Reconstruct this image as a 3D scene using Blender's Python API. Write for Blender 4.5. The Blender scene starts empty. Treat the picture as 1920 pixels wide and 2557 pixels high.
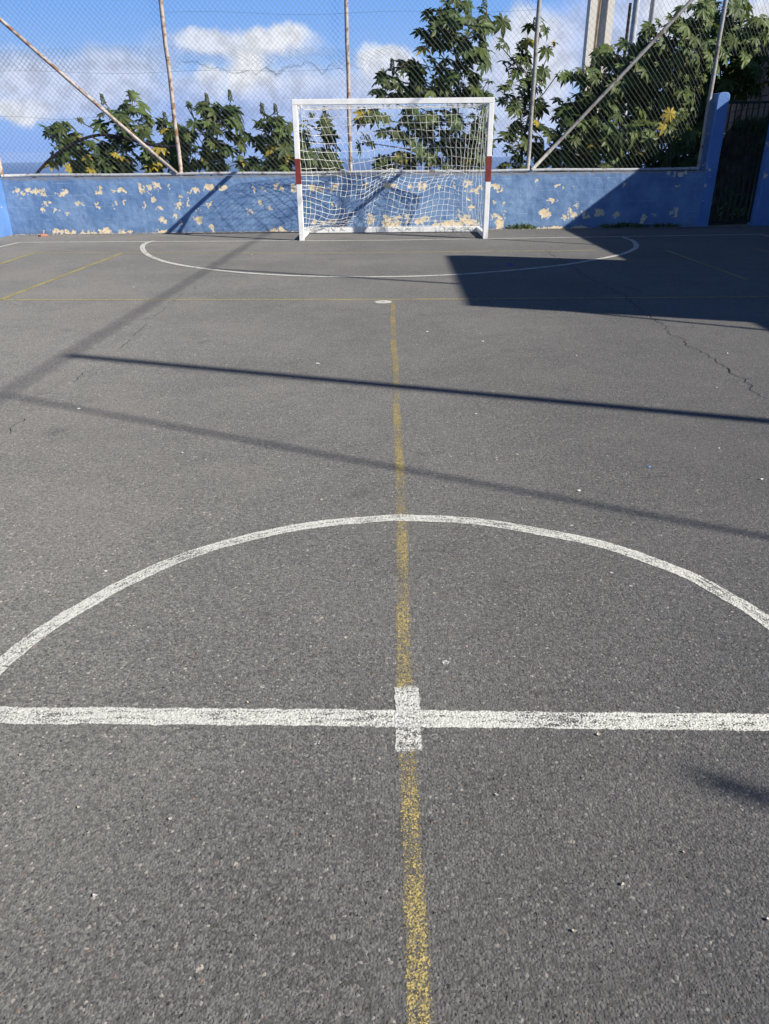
DATA = {"Q": [1839.913451, 0.456625, 0.010181, 0.027328, 1.347499], "MAT": [[0.999697, 0.022836, -0.009138], [0.00187, -0.441012, -0.897499], [-0.024525, 0.897211, -0.440921]], "WA": [-7.2341, 14.3845], "WD": [0.99915, 0.04119], "WN": [0.04119, -0.99915], "PEEL": [[0.227, 0.735, 0.036, 0.067, 1.0], [0.34, 0.694, 0.043, 0.04, 1.0], [0.418, 0.753, 0.043, 0.047, 1.0], [0.558, 0.731, 0.058, 0.033, 1.0], [0.683, 0.744, 0.05, 0.047, 0.5], [0.754, 0.703, 0.029, 0.04, 0.5], [0.925, 0.688, 0.051, 0.033, 1.0], [1.033, 0.687, 0.043, 0.04, 1.0], [1.111, 0.713, 0.036, 0.04, 1.0], [0.726, 0.535, 0.065, 0.027, 0.5], [0.631, 0.428, 0.029, 0.034, 0.5], [0.856, 0.425, 0.029, 0.02, 1.0], [0.932, 0.404, 0.022, 0.014, 1.0], [1.053, 0.348, 0.037, 0.027, 1.0], [1.314, 0.529, 0.051, 0.04, 0.5], [1.655, 0.72, 0.043, 0.027, 1.0], [1.741, 0.76, 0.036, 0.06, 0.5], [1.641, 0.485, 0.022, 0.054, 1.0], [1.981, 0.509, 0.029, 0.061, 1.0], [2.141, 0.548, 0.015, 0.027, 1.0], [1.988, 0.724, 0.058, 0.027, 1.0], [2.094, 0.749, 0.036, 0.033, 1.0], [2.156, 0.729, 0.029, 0.027, 1.0], [0.58, 0.05, 0.037, 0.021, 1.0], [0.793, 0.047, 0.074, 0.028, 1.0], [0.994, 0.052, 0.052, 0.035, 1.0], [1.117, 0.037, 0.037, 0.035, 1.0], [1.307, 0.028, 0.044, 0.028, 1.0], [1.428, 0.04, 0.037, 0.028, 1.0], [1.526, 0.011, 0.022, 0.035, 1.0], [1.597, 0.073, 0.059, 0.021, 1.0], [1.734, 0.058, 0.074, 0.028, 1.0], [2.026, 0.034, 0.044, 0.035, 1.0], [2.48, 0.766, 0.036, 0.08, 1.0], [2.632, 0.764, 0.036, 0.06, 1.0], [2.76, 0.796, 0.065, 0.06, 1.0], [2.984, 0.794, 0.022, 0.06, 1.0], [3.364, 0.703, 0.029, 0.033, 1.0], [3.427, 0.75, 0.043, 0.027, 1.0], [3.488, 0.709, 0.044, 0.033, 1.0], [3.728, 0.773, 0.08, 0.06, 1.0], [3.902, 0.772, 0.058, 0.033, 1.0], [3.994, 0.757, 0.051, 0.04, 1.0], [2.7, 0.583, 0.044, 0.04, 1.0], [2.504, 0.497, 0.022, 0.054, 1.0], [2.759, 0.44, 0.044, 0.041, 1.0], [3.132, 0.49, 0.058, 0.047, 1.0], [3.18, 0.631, 0.029, 0.027, 1.0], [3.312, 0.522, 0.022, 0.068, 1.0], [2.765, 0.22, 0.059, 0.048, 1.0], [3.444, 0.227, 0.081, 0.069, 1.0], [3.458, 0.405, 0.044, 0.034, 1.0], [3.673, 0.485, 0.051, 0.041, 1.0], [3.021, 0.314, 0.044, 0.062, 0.5], [3.119, 0.168, 0.03, 0.028, 1.0], [3.681, 0.1, 0.03, 0.035, 1.0], [3.71, 0.03, 0.037, 0.028, 1.0], [4.515, 0.725, 0.022, 0.073, 1.0], [4.704, 0.723, 0.029, 0.04, 1.0], [4.921, 0.801, 0.044, 0.053, 1.0], [5.025, 0.74, 0.044, 0.047, 1.0], [5.244, 0.738, 0.058, 0.08, 1.0], [4.438, 0.354, 0.059, 0.034, 0.5], [4.619, 0.489, 0.044, 0.054, 0.5], [4.797, 0.419, 0.022, 0.027, 1.0], [4.826, 0.024, 0.037, 0.042, 1.0], [4.982, 0.023, 0.06, 0.042, 1.0], [2.191, 0.046, 0.037, 0.021, 1.0], [2.775, 0.033, 0.074, 0.035, 1.0], [5.419, 0.743, 0.044, 0.027, 1.0], [5.572, 0.742, 0.066, 0.06, 1.0], [5.754, 0.74, 0.044, 0.047, 1.0], [5.884, 0.718, 0.058, 0.027, 1.0], [6.003, 0.771, 0.051, 0.047, 1.0], [5.961, 0.454, 0.029, 0.054, 1.0], [5.741, 0.154, 0.052, 0.035, 1.0], [5.6, 0.156, 0.037, 0.035, 1.0], [5.965, 0.166, 0.059, 0.056, 1.0], [6.053, 0.151, 0.037, 0.028, 1.0], [6.642, 0.207, 0.074, 0.09, 1.0], [6.554, 0.298, 0.03, 0.028, 1.0], [6.564, 0.759, 0.036, 0.06, 1.0], [6.972, 0.754, 0.058, 0.04, 1.0], [6.946, 0.155, 0.089, 0.097, 1.0], [7.057, 0.077, 0.09, 0.056, 1.0], [7.147, 0.202, 0.067, 0.055, 1.0], [7.363, 0.172, 0.089, 0.069, 0.5], [7.542, 0.149, 0.075, 0.056, 0.5], [7.646, 0.196, 0.045, 0.062, 1.0], [7.849, 0.118, 0.06, 0.063, 1.0], [8.103, 0.101, 0.135, 0.063, 1.0], [8.333, 0.14, 0.075, 0.097, 1.0], [8.412, 0.237, 0.067, 0.028, 1.0], [8.52, 0.138, 0.12, 0.056, 1.0], [6.951, 0.768, 0.058, 0.04, 1.0], [7.067, 0.767, 0.073, 0.027, 1.0], [7.542, 0.749, 0.037, 0.054, 1.0], [7.638, 0.735, 0.037, 0.047, 1.0], [7.382, 0.737, 0.029, 0.033, 1.0], [7.901, 0.725, 0.029, 0.04, 1.0], [8.011, 0.731, 0.015, 0.02, 1.0], [8.157, 0.756, 0.022, 0.054, 1.0], [8.406, 0.754, 0.044, 0.054, 1.0], [8.47, 0.78, 0.044, 0.013, 1.0], [8.513, 0.652, 0.059, 0.034, 1.0], [8.607, 0.678, 0.037, 0.027, 1.0], [8.656, 0.724, 0.029, 0.034, 1.0], [8.437, 0.517, 0.022, 0.027, 1.0], [8.502, 0.387, 0.044, 0.027, 1.0], [8.282, 0.314, 0.022, 0.028, 1.0], [8.919, 0.749, 0.066, 0.033, 1.0], [9.016, 0.721, 0.051, 0.04, 1.0], [8.927, 0.472, 0.022, 0.027, 1.0], [9.084, 0.443, 0.03, 0.021, 1.0], [8.963, 0.231, 0.075, 0.035, 1.0], [9.05, 0.154, 0.067, 0.042, 1.0], [9.056, 0.056, 0.068, 0.028, 1.0], [9.1, 0.305, 0.03, 0.028, 1.0], [9.984, 0.488, 0.089, 0.034, 1.0], [10.437, 0.408, 0.067, 0.021, 1.0], [9.877, 0.27, 0.097, 0.069, 1.0], [10.241, 0.217, 0.052, 0.049, 1.0], [10.345, 0.292, 0.03, 0.062, 1.0], [10.427, 0.222, 0.037, 0.042, 1.0], [10.065, 0.731, 0.066, 0.02, 1.0], [10.361, 0.714, 0.022, 0.027, 1.0], [9.662, 0.808, 0.022, 0.04, 1.0], [10.886, 0.259, 0.09, 0.069, 1.0], [10.626, 0.248, 0.09, 0.049, 1.0], [11.234, 0.228, 0.067, 0.049, 1.0], [11.741, 0.146, 0.053, 0.063, 1.0], [11.926, 0.214, 0.03, 0.028, 1.0], [12.316, 0.258, 0.06, 0.069, 1.0], [12.276, 0.722, 0.037, 0.02, 1.0], [10.541, -0.002, 0.121, 0.028, 1.0], [10.103, 0.017, 0.105, 0.028, 1.0], [12.067, 0.918, 0.037, 0.027, 1.0], [12.184, 0.923, 0.037, 0.033, 1.0], [12.303, 0.909, 0.044, 0.033, 1.0], [12.389, 0.921, 0.029, 0.027, 1.0], [9.87, 0.005, 0.053, 0.021, 1.0], [11.277, 0.746, 0.022, 0.027, 1.0], [12.788, 0.425, 0.015, 0.021, 1.0]], "HALF": [[-1.075, 1.505], [-0.004, 1.506], [0.954, 1.502]], "CIRC": [[-1.18, 1.715], [-1.124, 1.901], [-1.039, 2.063], [-0.956, 2.192], [-0.806, 2.36], [-0.656, 2.473], [-0.492, 2.566], [-0.316, 2.633], [-0.074, 2.681], [0.021, 2.685], [0.207, 2.671], [0.39, 2.63], [0.644, 2.524], [0.799, 2.435], [0.993, 2.25], [1.082, 2.106], [1.154, 1.956]], "SQ": [[-0.022, 1.634], [0.049, 1.631], [0.048, 1.39], [-0.014, 1.386]], "YC": [[-0.104, 7.489], [-0.005, 2.681], [0.013, 1.383], [0.03, 0.749]], "GL": [[-6.484, 13.083], [-3.405, 13.038], [-0.309, 12.989], [2.921, 13.237], [6.071, 13.503]], "LS": [[-6.484, 13.083], [-6.493, 12.395]], "RS": [[6.091, 13.535], [6.089, 13.177]], "DARC": [[-4.217, 13.12], [-4.236, 12.707], [-4.083, 12.095], [-3.752, 11.291], [-3.321, 10.577], [-2.884, 10.088], [-2.363, 9.67], [-1.796, 9.346], [-1.179, 9.131], [-0.361, 9.037], [0.447, 9.13], [1.194, 9.42], [1.96, 9.871], [2.533, 10.376], [3.051, 10.935], [3.367, 11.47], [3.557, 11.96], [3.684, 12.612], [3.681, 13.154]], "SPOT": [-0.194, 7.448], "YL": [[[-5.569, 11.624], [-1.798, 11.327], [2.838, 11.452]], [[-5.569, 11.624], [-5.5, 10.398]], [[-4.198, 11.502], [-4.142, 7.668]], [[-4.142, 7.668], [-0.117, 7.576], [3.642, 7.622]], [[3.824, 11.444], [3.871, 8.7]], [[5.155, 11.514], [5.191, 11.134]]], "CRK1": [[2.086, 11.494], [2.123, 10.598], [2.133, 9.721], [2.125, 9.003], [2.174, 8.429], [2.238, 7.686], [2.191, 6.964], [2.182, 6.571], [2.208, 6.324], [2.139, 6.023], [2.18, 5.839], [2.145, 5.603], [2.174, 5.515], [2.202, 5.429], [2.204, 5.277], [2.199, 5.079], [2.176, 4.934], [2.173, 4.806], [2.199, 4.711], [2.179, 4.557], [2.147, 4.446], [2.148, 4.323], [2.161, 4.244]], "CRK2": [[-2.299, 9.498], [-2.286, 8.725], [-2.327, 7.707], [-2.276, 6.979], [-2.249, 6.531], [-2.209, 6.132], [-2.177, 5.605], [-2.164, 5.394], [-2.191, 5.186], [-2.167, 4.879], [-2.163, 4.685], [-2.151, 4.435], [-2.148, 4.254], [-2.144, 3.97], [-2.135, 3.768], [-2.109, 3.583]], "CLOUD": [[-0.191, 0.1092, 0.087, 0.0141, 0.72], [-0.1454, 0.1152, 0.038, 0.012, 0.95], [-0.2218, 0.1126, 0.0326, 0.0109, 0.85], [-0.18, 0.082, 0.0245, 0.0245, 1.0], [-0.1674, 0.0681, 0.019, 0.0163, 1.0], [-0.2219, 0.0719, 0.0163, 0.0163, 0.9], [-0.2456, 0.0618, 0.0326, 0.0163, 0.7], [-0.3906, 0.07, 0.0924, 0.0272, 0.7], [-0.4337, 0.0748, 0.0435, 0.0217, 0.75], [-0.3164, 0.0884, 0.0544, 0.0174, 0.72], [-0.4282, 0.044, 0.0326, 0.012, 0.98], [-0.3773, 0.0529, 0.0598, 0.0245, 0.7], [-0.312, 0.0614, 0.0489, 0.0217, 0.72], [-0.0266, 0.0936, 0.0217, 0.0163, 1.0], [-0.0104, 0.0835, 0.0272, 0.0217, 0.9], [-0.0411, 0.0676, 0.0489, 0.0245, 0.75], [-0.1162, 0.07, 0.038, 0.0245, 0.78], [-0.1359, 0.0538, 0.0598, 0.0272, 0.72], [-0.0752, 0.0368, 0.0652, 0.0326, 0.65], [0.1036, 0.0798, 0.0489, 0.0326, 0.78], [0.1335, 0.1103, 0.0326, 0.0272, 0.85], [0.1244, 0.0429, 0.0761, 0.0598, 0.7], [0.1658, 0.0979, 0.0326, 0.0326, 0.9], [0.2215, 0.1113, 0.0544, 0.0435, 0.62], [0.2627, 0.1206, 0.0544, 0.0326, 0.66], [0.2984, 0.1297, 0.038, 0.0217, 0.9], [0.3768, 0.1113, 0.0326, 0.0217, 0.9], [0.3894, 0.1244, 0.0163, 0.0109, 0.9], [0.1556, 0.0587, 0.038, 0.0489, 0.8], [-0.1937, 0.0332, 0.1631, 0.0326, 0.5]], "PLANT": {"L1": {"y": 16.2, "b": [[-6.982, 16.2, 1.654, 0.143, 0.208], [-6.601, 16.2, 1.756, 0.237, 0.149], [-6.289, 16.2, 1.927, 0.078, 0.066], [-6.149, 16.2, 1.397, 0.478, 0.418], [-6.58, 16.2, 1.258, 0.36, 0.294], [-5.617, 16.2, 1.92, 0.313, 0.288], [-5.26, 16.2, 2.177, 0.233, 0.204], [-5.144, 16.2, 1.915, 0.235, 0.206], [-5.633, 16.2, 1.357, 0.399, 0.335], [-5.193, 16.2, 1.602, 0.316, 0.249], [-6.115, 16.2, 1.145, 0.482, 0.185]], "s": [[-5.819, 16.2, 2.251], [-5.262, 16.2, 2.306]], "bx": -6.264}, "L2": {"y": 16.6, "b": [[-4.796, 16.6, 1.854, 0.121, 0.127], [-4.583, 16.6, 1.637, 0.323, 0.297], [-4.961, 16.6, 1.276, 0.327, 0.343], [-4.407, 16.6, 1.418, 0.244, 0.384], [-4.564, 16.6, 1.162, 0.328, 0.215]], "s": [[-4.766, 16.6, 1.953]], "bx": -4.838}, "L3": {"y": 16.2, "b": [[-4.129, 16.2, 2.146, 0.101, 0.106], [-3.786, 16.2, 2.074, 0.249, 0.196], [-3.392, 16.2, 2.104, 0.155, 0.13], [-3.235, 16.2, 1.952, 0.156, 0.246], [-3.578, 16.2, 1.831, 0.352, 0.247], [-3.992, 16.2, 1.661, 0.315, 0.232], [-3.536, 16.2, 1.48, 0.356, 0.233], [-3.133, 16.2, 1.533, 0.174, 0.216], [-3.88, 16.2, 1.255, 0.399, 0.251], [-3.327, 16.2, 1.178, 0.279, 0.184]], "s": [[-3.79, 16.2, 2.244], [-3.334, 16.2, 2.293], [-3.648, 16.2, 2.052]], "bx": -3.67}, "L4": {"y": 16.3, "b": [[-2.724, 16.3, 1.895, 0.173, 0.148], [-2.78, 16.3, 1.7, 0.111, 0.149], [-2.422, 16.3, 1.718, 0.3, 0.29], [-2.919, 16.3, 1.461, 0.175, 0.184], [-2.447, 16.3, 1.364, 0.359, 0.377], [-2.747, 16.3, 1.114, 0.362, 0.169], [-2.221, 16.3, 1.145, 0.241, 0.211]], "s": [[-2.749, 16.3, 2.074], [-2.492, 16.3, 2.051]], "bx": -2.556}, "L5": {"y": 16.3, "b": [[-1.859, 16.3, 1.872, 0.118, 0.181], [-1.526, 16.3, 1.938, 0.117, 0.099], [-1.512, 16.3, 1.709, 0.197, 0.166], [-1.565, 16.3, 1.427, 0.262, 0.234], [-1.737, 16.3, 1.163, 0.361, 0.253], [-1.455, 16.3, 1.189, 0.176, 0.252], [-2.005, 16.3, 1.395, 0.159, 0.334]], "s": [[-1.539, 16.3, 2.0]], "bx": -1.667}, "M1": {"y": 16.3, "b": [[0.905, 16.3, 3.634, 0.355, 0.233], [1.536, 16.3, 3.54, 0.222, 0.311], [1.803, 16.3, 3.393, 0.164, 0.078], [0.688, 16.3, 3.451, 0.357, 0.25], [0.393, 16.3, 3.348, 0.187, 0.078], [1.215, 16.3, 3.275, 0.448, 0.298], [0.546, 16.3, 3.124, 0.301, 0.142], [1.078, 16.3, 2.925, 0.378, 0.301], [1.417, 16.3, 2.921, 0.264, 0.198], [0.324, 16.3, 2.869, 0.303, 0.143], [0.097, 16.3, 2.728, 0.32, 0.176], [-0.36, 16.3, 2.681, 0.244, 0.072], [-0.208, 16.3, 2.461, 0.384, 0.178], [-0.518, 16.3, 2.316, 0.216, 0.065], [0.404, 16.3, 2.573, 0.421, 0.321], [1.016, 16.3, 2.534, 0.459, 0.321], [1.48, 16.3, 2.396, 0.322, 0.282], [-0.055, 16.3, 2.332, 0.309, 0.146], [-0.602, 16.3, 1.929, 0.352, 0.115], [0.258, 16.3, 1.934, 0.429, 0.213], [-0.767, 16.3, 1.526, 0.253, 0.125], [-0.133, 16.3, 1.661, 0.284, 0.198], [0.727, 16.3, 1.861, 0.469, 0.312], [0.343, 16.3, 1.359, 0.476, 0.317], [-0.174, 16.3, 1.149, 0.4, 0.202], [1.125, 16.3, 1.648, 0.393, 0.413], [1.454, 16.3, 1.292, 0.318, 0.375], [0.824, 16.3, 1.14, 0.479, 0.235], [1.503, 16.3, 1.922, 0.312, 0.327]], "s": [[1.011, 16.3, 3.774], [1.487, 16.3, 3.768], [-0.207, 16.3, 2.777]], "bx": 1.15}, "M2": {"y": 16.6, "b": [[2.311, 16.6, 3.123, 0.229, 0.144], [2.59, 16.6, 3.422, 0.272, 0.127], [2.844, 16.6, 3.117, 0.183, 0.072], [2.254, 16.6, 2.862, 0.308, 0.226], [2.577, 16.6, 2.66, 0.294, 0.146], [2.978, 16.6, 2.655, 0.155, 0.081], [2.214, 16.6, 2.34, 0.313, 0.312], [2.595, 16.6, 2.437, 0.218, 0.131], [2.322, 16.6, 1.925, 0.317, 0.316], [2.665, 16.6, 2.06, 0.205, 0.199], [2.272, 16.6, 1.5, 0.321, 0.337], [2.666, 16.6, 1.568, 0.24, 0.336], [1.854, 16.6, 3.129, 0.138, 0.064], [2.303, 16.6, 1.065, 0.407, 0.213]], "s": [[2.476, 16.6, 3.442]], "bx": 2.394}, "R1": {"y": 16.6, "b": [[3.5, 16.6, 2.663, 0.325, 0.179], [3.411, 16.6, 2.053, 0.433, 0.298], [3.848, 16.6, 2.322, 0.547, 0.328], [4.263, 16.6, 2.113, 0.628, 0.412], [3.304, 16.6, 1.562, 0.464, 0.403], [4.183, 16.6, 1.518, 0.72, 0.462], [3.186, 16.6, 1.13, 0.47, 0.298], [4.0, 16.6, 1.05, 0.649, 0.239], [3.693, 16.6, 1.63, 0.479, 0.419]], "s": [[3.639, 16.6, 2.794]], "bx": 3.856}, "R2": {"y": 17.0, "b": [[4.251, 17.0, 3.011, 0.47, 0.247], [4.91, 17.0, 3.268, 0.505, 0.277], [5.493, 17.0, 3.457, 0.447, 0.324], [4.686, 17.0, 2.682, 0.712, 0.457], [5.437, 17.0, 2.877, 0.707, 0.453], [5.381, 17.0, 2.261, 0.72, 0.462], [5.242, 17.0, 1.622, 0.734, 0.557], [5.081, 17.0, 1.071, 0.58, 0.261], [5.632, 17.0, 1.215, 0.412, 0.433], [4.381, 17.0, 2.617, 0.396, 0.25]], "s": [[4.672, 17.0, 3.317]], "bx": 5.274}, "R3": {"y": 17.4, "b": [[6.14, 17.4, 3.659, 0.408, 0.346], [6.666, 17.4, 3.361, 0.459, 0.299], [6.335, 17.4, 3.041, 0.72, 0.462], [6.943, 17.4, 3.156, 0.398, 0.301], [6.267, 17.4, 2.558, 0.487, 0.383], [6.046, 17.4, 1.989, 0.371, 0.52], [6.888, 17.4, 2.656, 0.485, 0.271], [7.094, 17.4, 3.369, 0.158, 0.249], [6.22, 17.4, 1.472, 0.335, 0.527], [6.69, 17.4, 2.448, 0.488, 0.213]], "s": [], "bx": 6.75}}, "TORN": [[3.245, 2.624], [3.34, 2.712], [3.513, 2.729], [3.698, 2.727], [3.848, 2.655], [3.94, 2.619], [4.047, 2.648], [4.292, 2.551], [4.439, 2.567], [4.558, 2.59], [4.705, 2.524], [4.865, 2.624], [4.978, 2.563], [5.063, 2.497], [5.175, 2.61], [5.411, 2.632], [5.595, 2.707], [5.743, 2.629], [5.841, 2.503], [5.979, 2.657], [6.204, 2.578], [6.338, 2.642], [6.545, 2.599], [6.675, 2.538]]}
SKYT = (.75, .9, 1.2, 1)
SKY0, SKY1, SKY2 = (.165, .275, .56), (.195, .325, .57), (.125, .262, .56)
CL0, CL1 = (.255, .33, .55), (.57, .58, .60)
LEAF = ((.018, .042, .012), (.075, .12, .03), (.105, .15, .05))
ASP = ((.072, .071, .068), (.172, .167, .158), (.155, .144, .132), (.04, .0395, .039))
HAZE, HAZEC = 1.7e-5, (.5, .68, 1.)
import bpy, math, random
import numpy as np
from mathutils import Vector, Matrix, noise
rng = random.Random(7)
SC = bpy.context.scene
COL = SC.collection
R = math.radians

# ------------------------------------------------------------------ helpers
class MB:
    """Collects geometry for one mesh object."""
    def __init__(s):
        s.v = []; s.f = []; s.uv = None; s.fa = {}
    def add(s, vs, fs):
        o = len(s.v); s.v += [tuple(p) for p in vs]; s.f += [tuple(i + o for i in f) for f in fs]
    def box(s, a, b):
        (x0, y0, z0), (x1, y1, z1) = a, b
        s.add([(x0,y0,z0),(x1,y0,z0),(x1,y1,z0),(x0,y1,z0),(x0,y0,z1),(x1,y0,z1),(x1,y1,z1),(x0,y1,z1)],
              [(0,3,2,1),(4,5,6,7),(0,1,5,4),(1,2,6,5),(2,3,7,6),(3,0,4,7)])
    def beam(s, p, q, w, h, up=(0,0,1)):
        """box from p to q with width w (sideways) and height h"""
        p = Vector(p); q = Vector(q); d = (q - p).normalized(); u = Vector(up)
        x = d.cross(u).normalized(); y = x.cross(d).normalized()
        vs = []
        for c in (p, q):
            for a, b in ((-1,-1),(1,-1),(1,1),(-1,1)):
                vs.append(c + x * (a * w / 2) + y * (b * h / 2))
        s.add(vs, [(3,2,1,0),(4,5,6,7),(0,1,5,4),(1,2,6,5),(2,3,7,6),(3,0,4,7)])
    def tube(s, pts, r, n=6, cap=True):
        pts = [Vector(p) for p in pts]; m = len(pts)
        rs = r if isinstance(r, (list, tuple)) else [r] * m
        ref = Vector((0.13, 0.21, 0.97)); rings = []
        for i, p in enumerate(pts):
            d = (pts[min(i + 1, m - 1)] - pts[max(i - 1, 0)])
            d = d.normalized() if d.length > 1e-9 else Vector((0, 0, 1))
            if abs(d.dot(ref)) > .96: ref2 = Vector((1, 0.1, 0))
            else: ref2 = ref
            x = d.cross(ref2).normalized(); y = x.cross(d)
            rings.append([p + (x * math.cos(2*math.pi*k/n) + y * math.sin(2*math.pi*k/n)) * rs[i] for k in range(n)])
        vs = [p for g in rings for p in g]
        fs = [(i*n+k, i*n+(k+1) % n, (i+1)*n+(k+1) % n, (i+1)*n+k) for i in range(m-1) for k in range(n)]
        if cap: fs += [tuple(range(n)), tuple((m-1)*n + k for k in reversed(range(n)))]
        s.add(vs, fs)

def obj(name, mb, mat, parent=None, smooth=False, loc=None):
    me = bpy.data.meshes.new(name)
    me.from_pydata(mb.v, [], mb.f)
    if mb.uv:
        l = me.uv_layers.new(name='UVMap')
        vi = np.zeros(len(me.loops), dtype=np.int32); me.loops.foreach_get('vertex_index', vi)
        l.data.foreach_set('uv', np.array(mb.uv, dtype=np.float32)[vi].ravel())
    for k, vals in mb.fa.items():
        at = me.attributes.new(k, 'FLOAT', 'FACE'); at.data.foreach_set('value', np.array(vals, dtype=np.float32))
    if smooth:
        me.polygons.foreach_set('use_smooth', [True] * len(me.polygons))
    me.materials.append(mat); me.update()
    o = bpy.data.objects.new(name, me); COL.objects.link(o)
    if parent: o.parent = parent
    if loc: o.location = loc
    return o
def tag(o, label, cat, group=None):
    o['label'] = label; o['category'] = cat
    if group: o['group'] = group
    return o
def thing(name, label, cat, loc=(0, 0, 0), rz=0, group=None):
    o = bpy.data.objects.new(name, None); COL.objects.link(o); o.location = loc; o.rotation_euler = (0, 0, rz)
    o.empty_display_size = .2
    return tag(o, label, cat, group)
def struct(o):
    o['kind'] = 'structure'; return o
def stuff(o, label=None):
    o['kind'] = 'stuff'
    if label: o['label'] = label
    return o

# node helper
class NT:
    def __init__(s, name=None, tree=None):
        if tree is None:
            s.m = bpy.data.materials.new(name); s.m.use_nodes = True; s.t = s.m.node_tree
            s.t.nodes.clear()
        else: s.t = tree
    def n(s, typ, **kw):
        nd = s.t.nodes.new(typ)
        for k, v in kw.items(): setattr(nd, k, v)
        return nd
    def put(s, sock, v):
        if isinstance(v, bpy.types.NodeSocket): s.t.links.new(v, sock)
        elif v is not None: sock.default_value = v
    def math(s, op, a, b=None, c=None, clamp=False):
        nd = s.n('ShaderNodeMath', operation=op, use_clamp=clamp)
        for i, v in enumerate((a, b, c)):
            if v is not None: s.put(nd.inputs[i], v)
        return nd.outputs[0]
    def vmath(s, op, a, b=None, scale=None):
        nd = s.n('ShaderNodeVectorMath', operation=op)
        s.put(nd.inputs[0], a)
        if b is not None: s.put(nd.inputs[1], b)
        if scale is not None: s.put(nd.inputs['Scale'], scale)
        return nd.outputs['Value'] if op in ('LENGTH', 'DOT_PRODUCT') else nd.outputs['Vector']
    def ramp(s, v, a, b, lo=0., hi=1., smooth=True):
        nd = s.n('ShaderNodeMapRange', interpolation_type='SMOOTHSTEP' if smooth else 'LINEAR')
        s.put(nd.inputs['Value'], v); s.put(nd.inputs['From Min'], a); s.put(nd.inputs['From Max'], b)
        s.put(nd.inputs['To Min'], lo); s.put(nd.inputs['To Max'], hi)
        return nd.outputs['Result']
    def mix(s, f, a, b, blend='MIX'):
        nd = s.n('ShaderNodeMix', data_type='RGBA', blend_type=blend)
        s.put(nd.inputs['Factor'], f)
        s.put(nd.inputs['A'], (*a, 1) if isinstance(a, tuple) and len(a) == 3 else a) if False else None
        A, B = nd.inputs[6], nd.inputs[7]
        s.put(A, (*a, 1) if isinstance(a, tuple) and len(a) == 3 else a)
        s.put(B, (*b, 1) if isinstance(b, tuple) and len(b) == 3 else b)
        return nd.outputs[2]
    def noise(s, vec, scale, detail=2, rough=.5, out='Fac'):
        nd = s.n('ShaderNodeTexNoise'); s.put(nd.inputs['Vector'], vec)
        nd.inputs['Scale'].default_value = scale; nd.inputs['Detail'].default_value = detail
        nd.inputs['Roughness'].default_value = rough
        return nd.outputs[out]
    def voro(s, vec, scale, feature='F1', rand=1.):
        nd = s.n('ShaderNodeTexVoronoi', feature=feature); s.put(nd.inputs['Vector'], vec)
        nd.inputs['Scale'].default_value = scale; nd.inputs['Randomness'].default_value = rand
        return nd
    def obj(s): return s.n('ShaderNodeTexCoord').outputs['Object']
    def bump(s, h, strength, dist, normal=None):
        nd = s.n('ShaderNodeBump'); nd.inputs['Strength'].default_value = strength
        nd.inputs['Distance'].default_value = dist; s.put(nd.inputs['Height'], h)
        if normal is not None: s.put(nd.inputs['Normal'], normal)
        return nd.outputs[0]
    def out(s, color, rough=.7, normal=None, metal=0., spec=.3, transl=0., tcol=None, drough=0.):
        p = s.n('ShaderNodeBsdfPrincipled')
        s.put(p.inputs['Base Color'], (*color, 1) if isinstance(color, tuple) and len(color) == 3 else color)
        s.put(p.inputs['Roughness'], rough); s.put(p.inputs['Metallic'], metal)
        s.put(p.inputs['Specular IOR Level'], spec)
        if drough: p.inputs['Diffuse Roughness'].default_value = drough
        if normal is not None: s.put(p.inputs['Normal'], normal)
        sh = p.outputs[0]
        if transl:
            t = s.n('ShaderNodeBsdfTranslucent'); s.put(t.inputs['Color'], tcol if tcol is not None else color)
            mx = s.n('ShaderNodeMixShader'); mx.inputs[0].default_value = transl
            s.t.links.new(sh, mx.inputs[1]); s.t.links.new(t.outputs[0], mx.inputs[2]); sh = mx.outputs[0]
        o = s.n('ShaderNodeOutputMaterial'); s.t.links.new(sh, o.inputs['Surface'])
        return s.m

# ------------------------------------------------------------------ camera
F, PITCH, ROLL, YAW, CH = DATA['Q']
M = DATA['MAT']
cam = bpy.data.cameras.new('camera'); co = bpy.data.objects.new('camera', cam); COL.objects.link(co)
r_, d_, f_ = (Vector(x) for x in M)
mw = Matrix((( r_.x, -d_.x, -f_.x, 0), (r_.y, -d_.y, -f_.y, 0), (r_.z, -d_.z, -f_.z, CH), (0, 0, 0, 1)))
co.matrix_world = mw
cam.sensor_fit = 'VERTICAL'; cam.sensor_height = 24; cam.sensor_width = 18; cam.lens = F / 2557 * 24
cam.clip_start = .05; cam.clip_end = 120000
SC.camera = co

# ------------------------------------------------------------------ light
AZ, EL = R(26.), R(34.2)
S = Vector((math.cos(EL) * math.cos(AZ), -math.cos(EL) * math.sin(AZ), math.sin(EL)))   # towards the sun
sun = bpy.data.lights.new('sun', 'SUN'); sun.energy = 5.0; sun.angle = R(.53); sun.color = (1, .95, .86)
so = bpy.data.objects.new('sun', sun); COL.objects.link(so)
so.rotation_euler = S.to_track_quat('Z', 'Y').to_euler()
SC.view_settings.view_transform = 'Standard'; SC.view_settings.look = 'None'
SC.view_settings.exposure = .75; SC.view_settings.gamma = 1
SC.cycles.max_bounces = 6; SC.cycles.diffuse_bounces = 3; SC.cycles.transparent_max_bounces = 8

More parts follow.
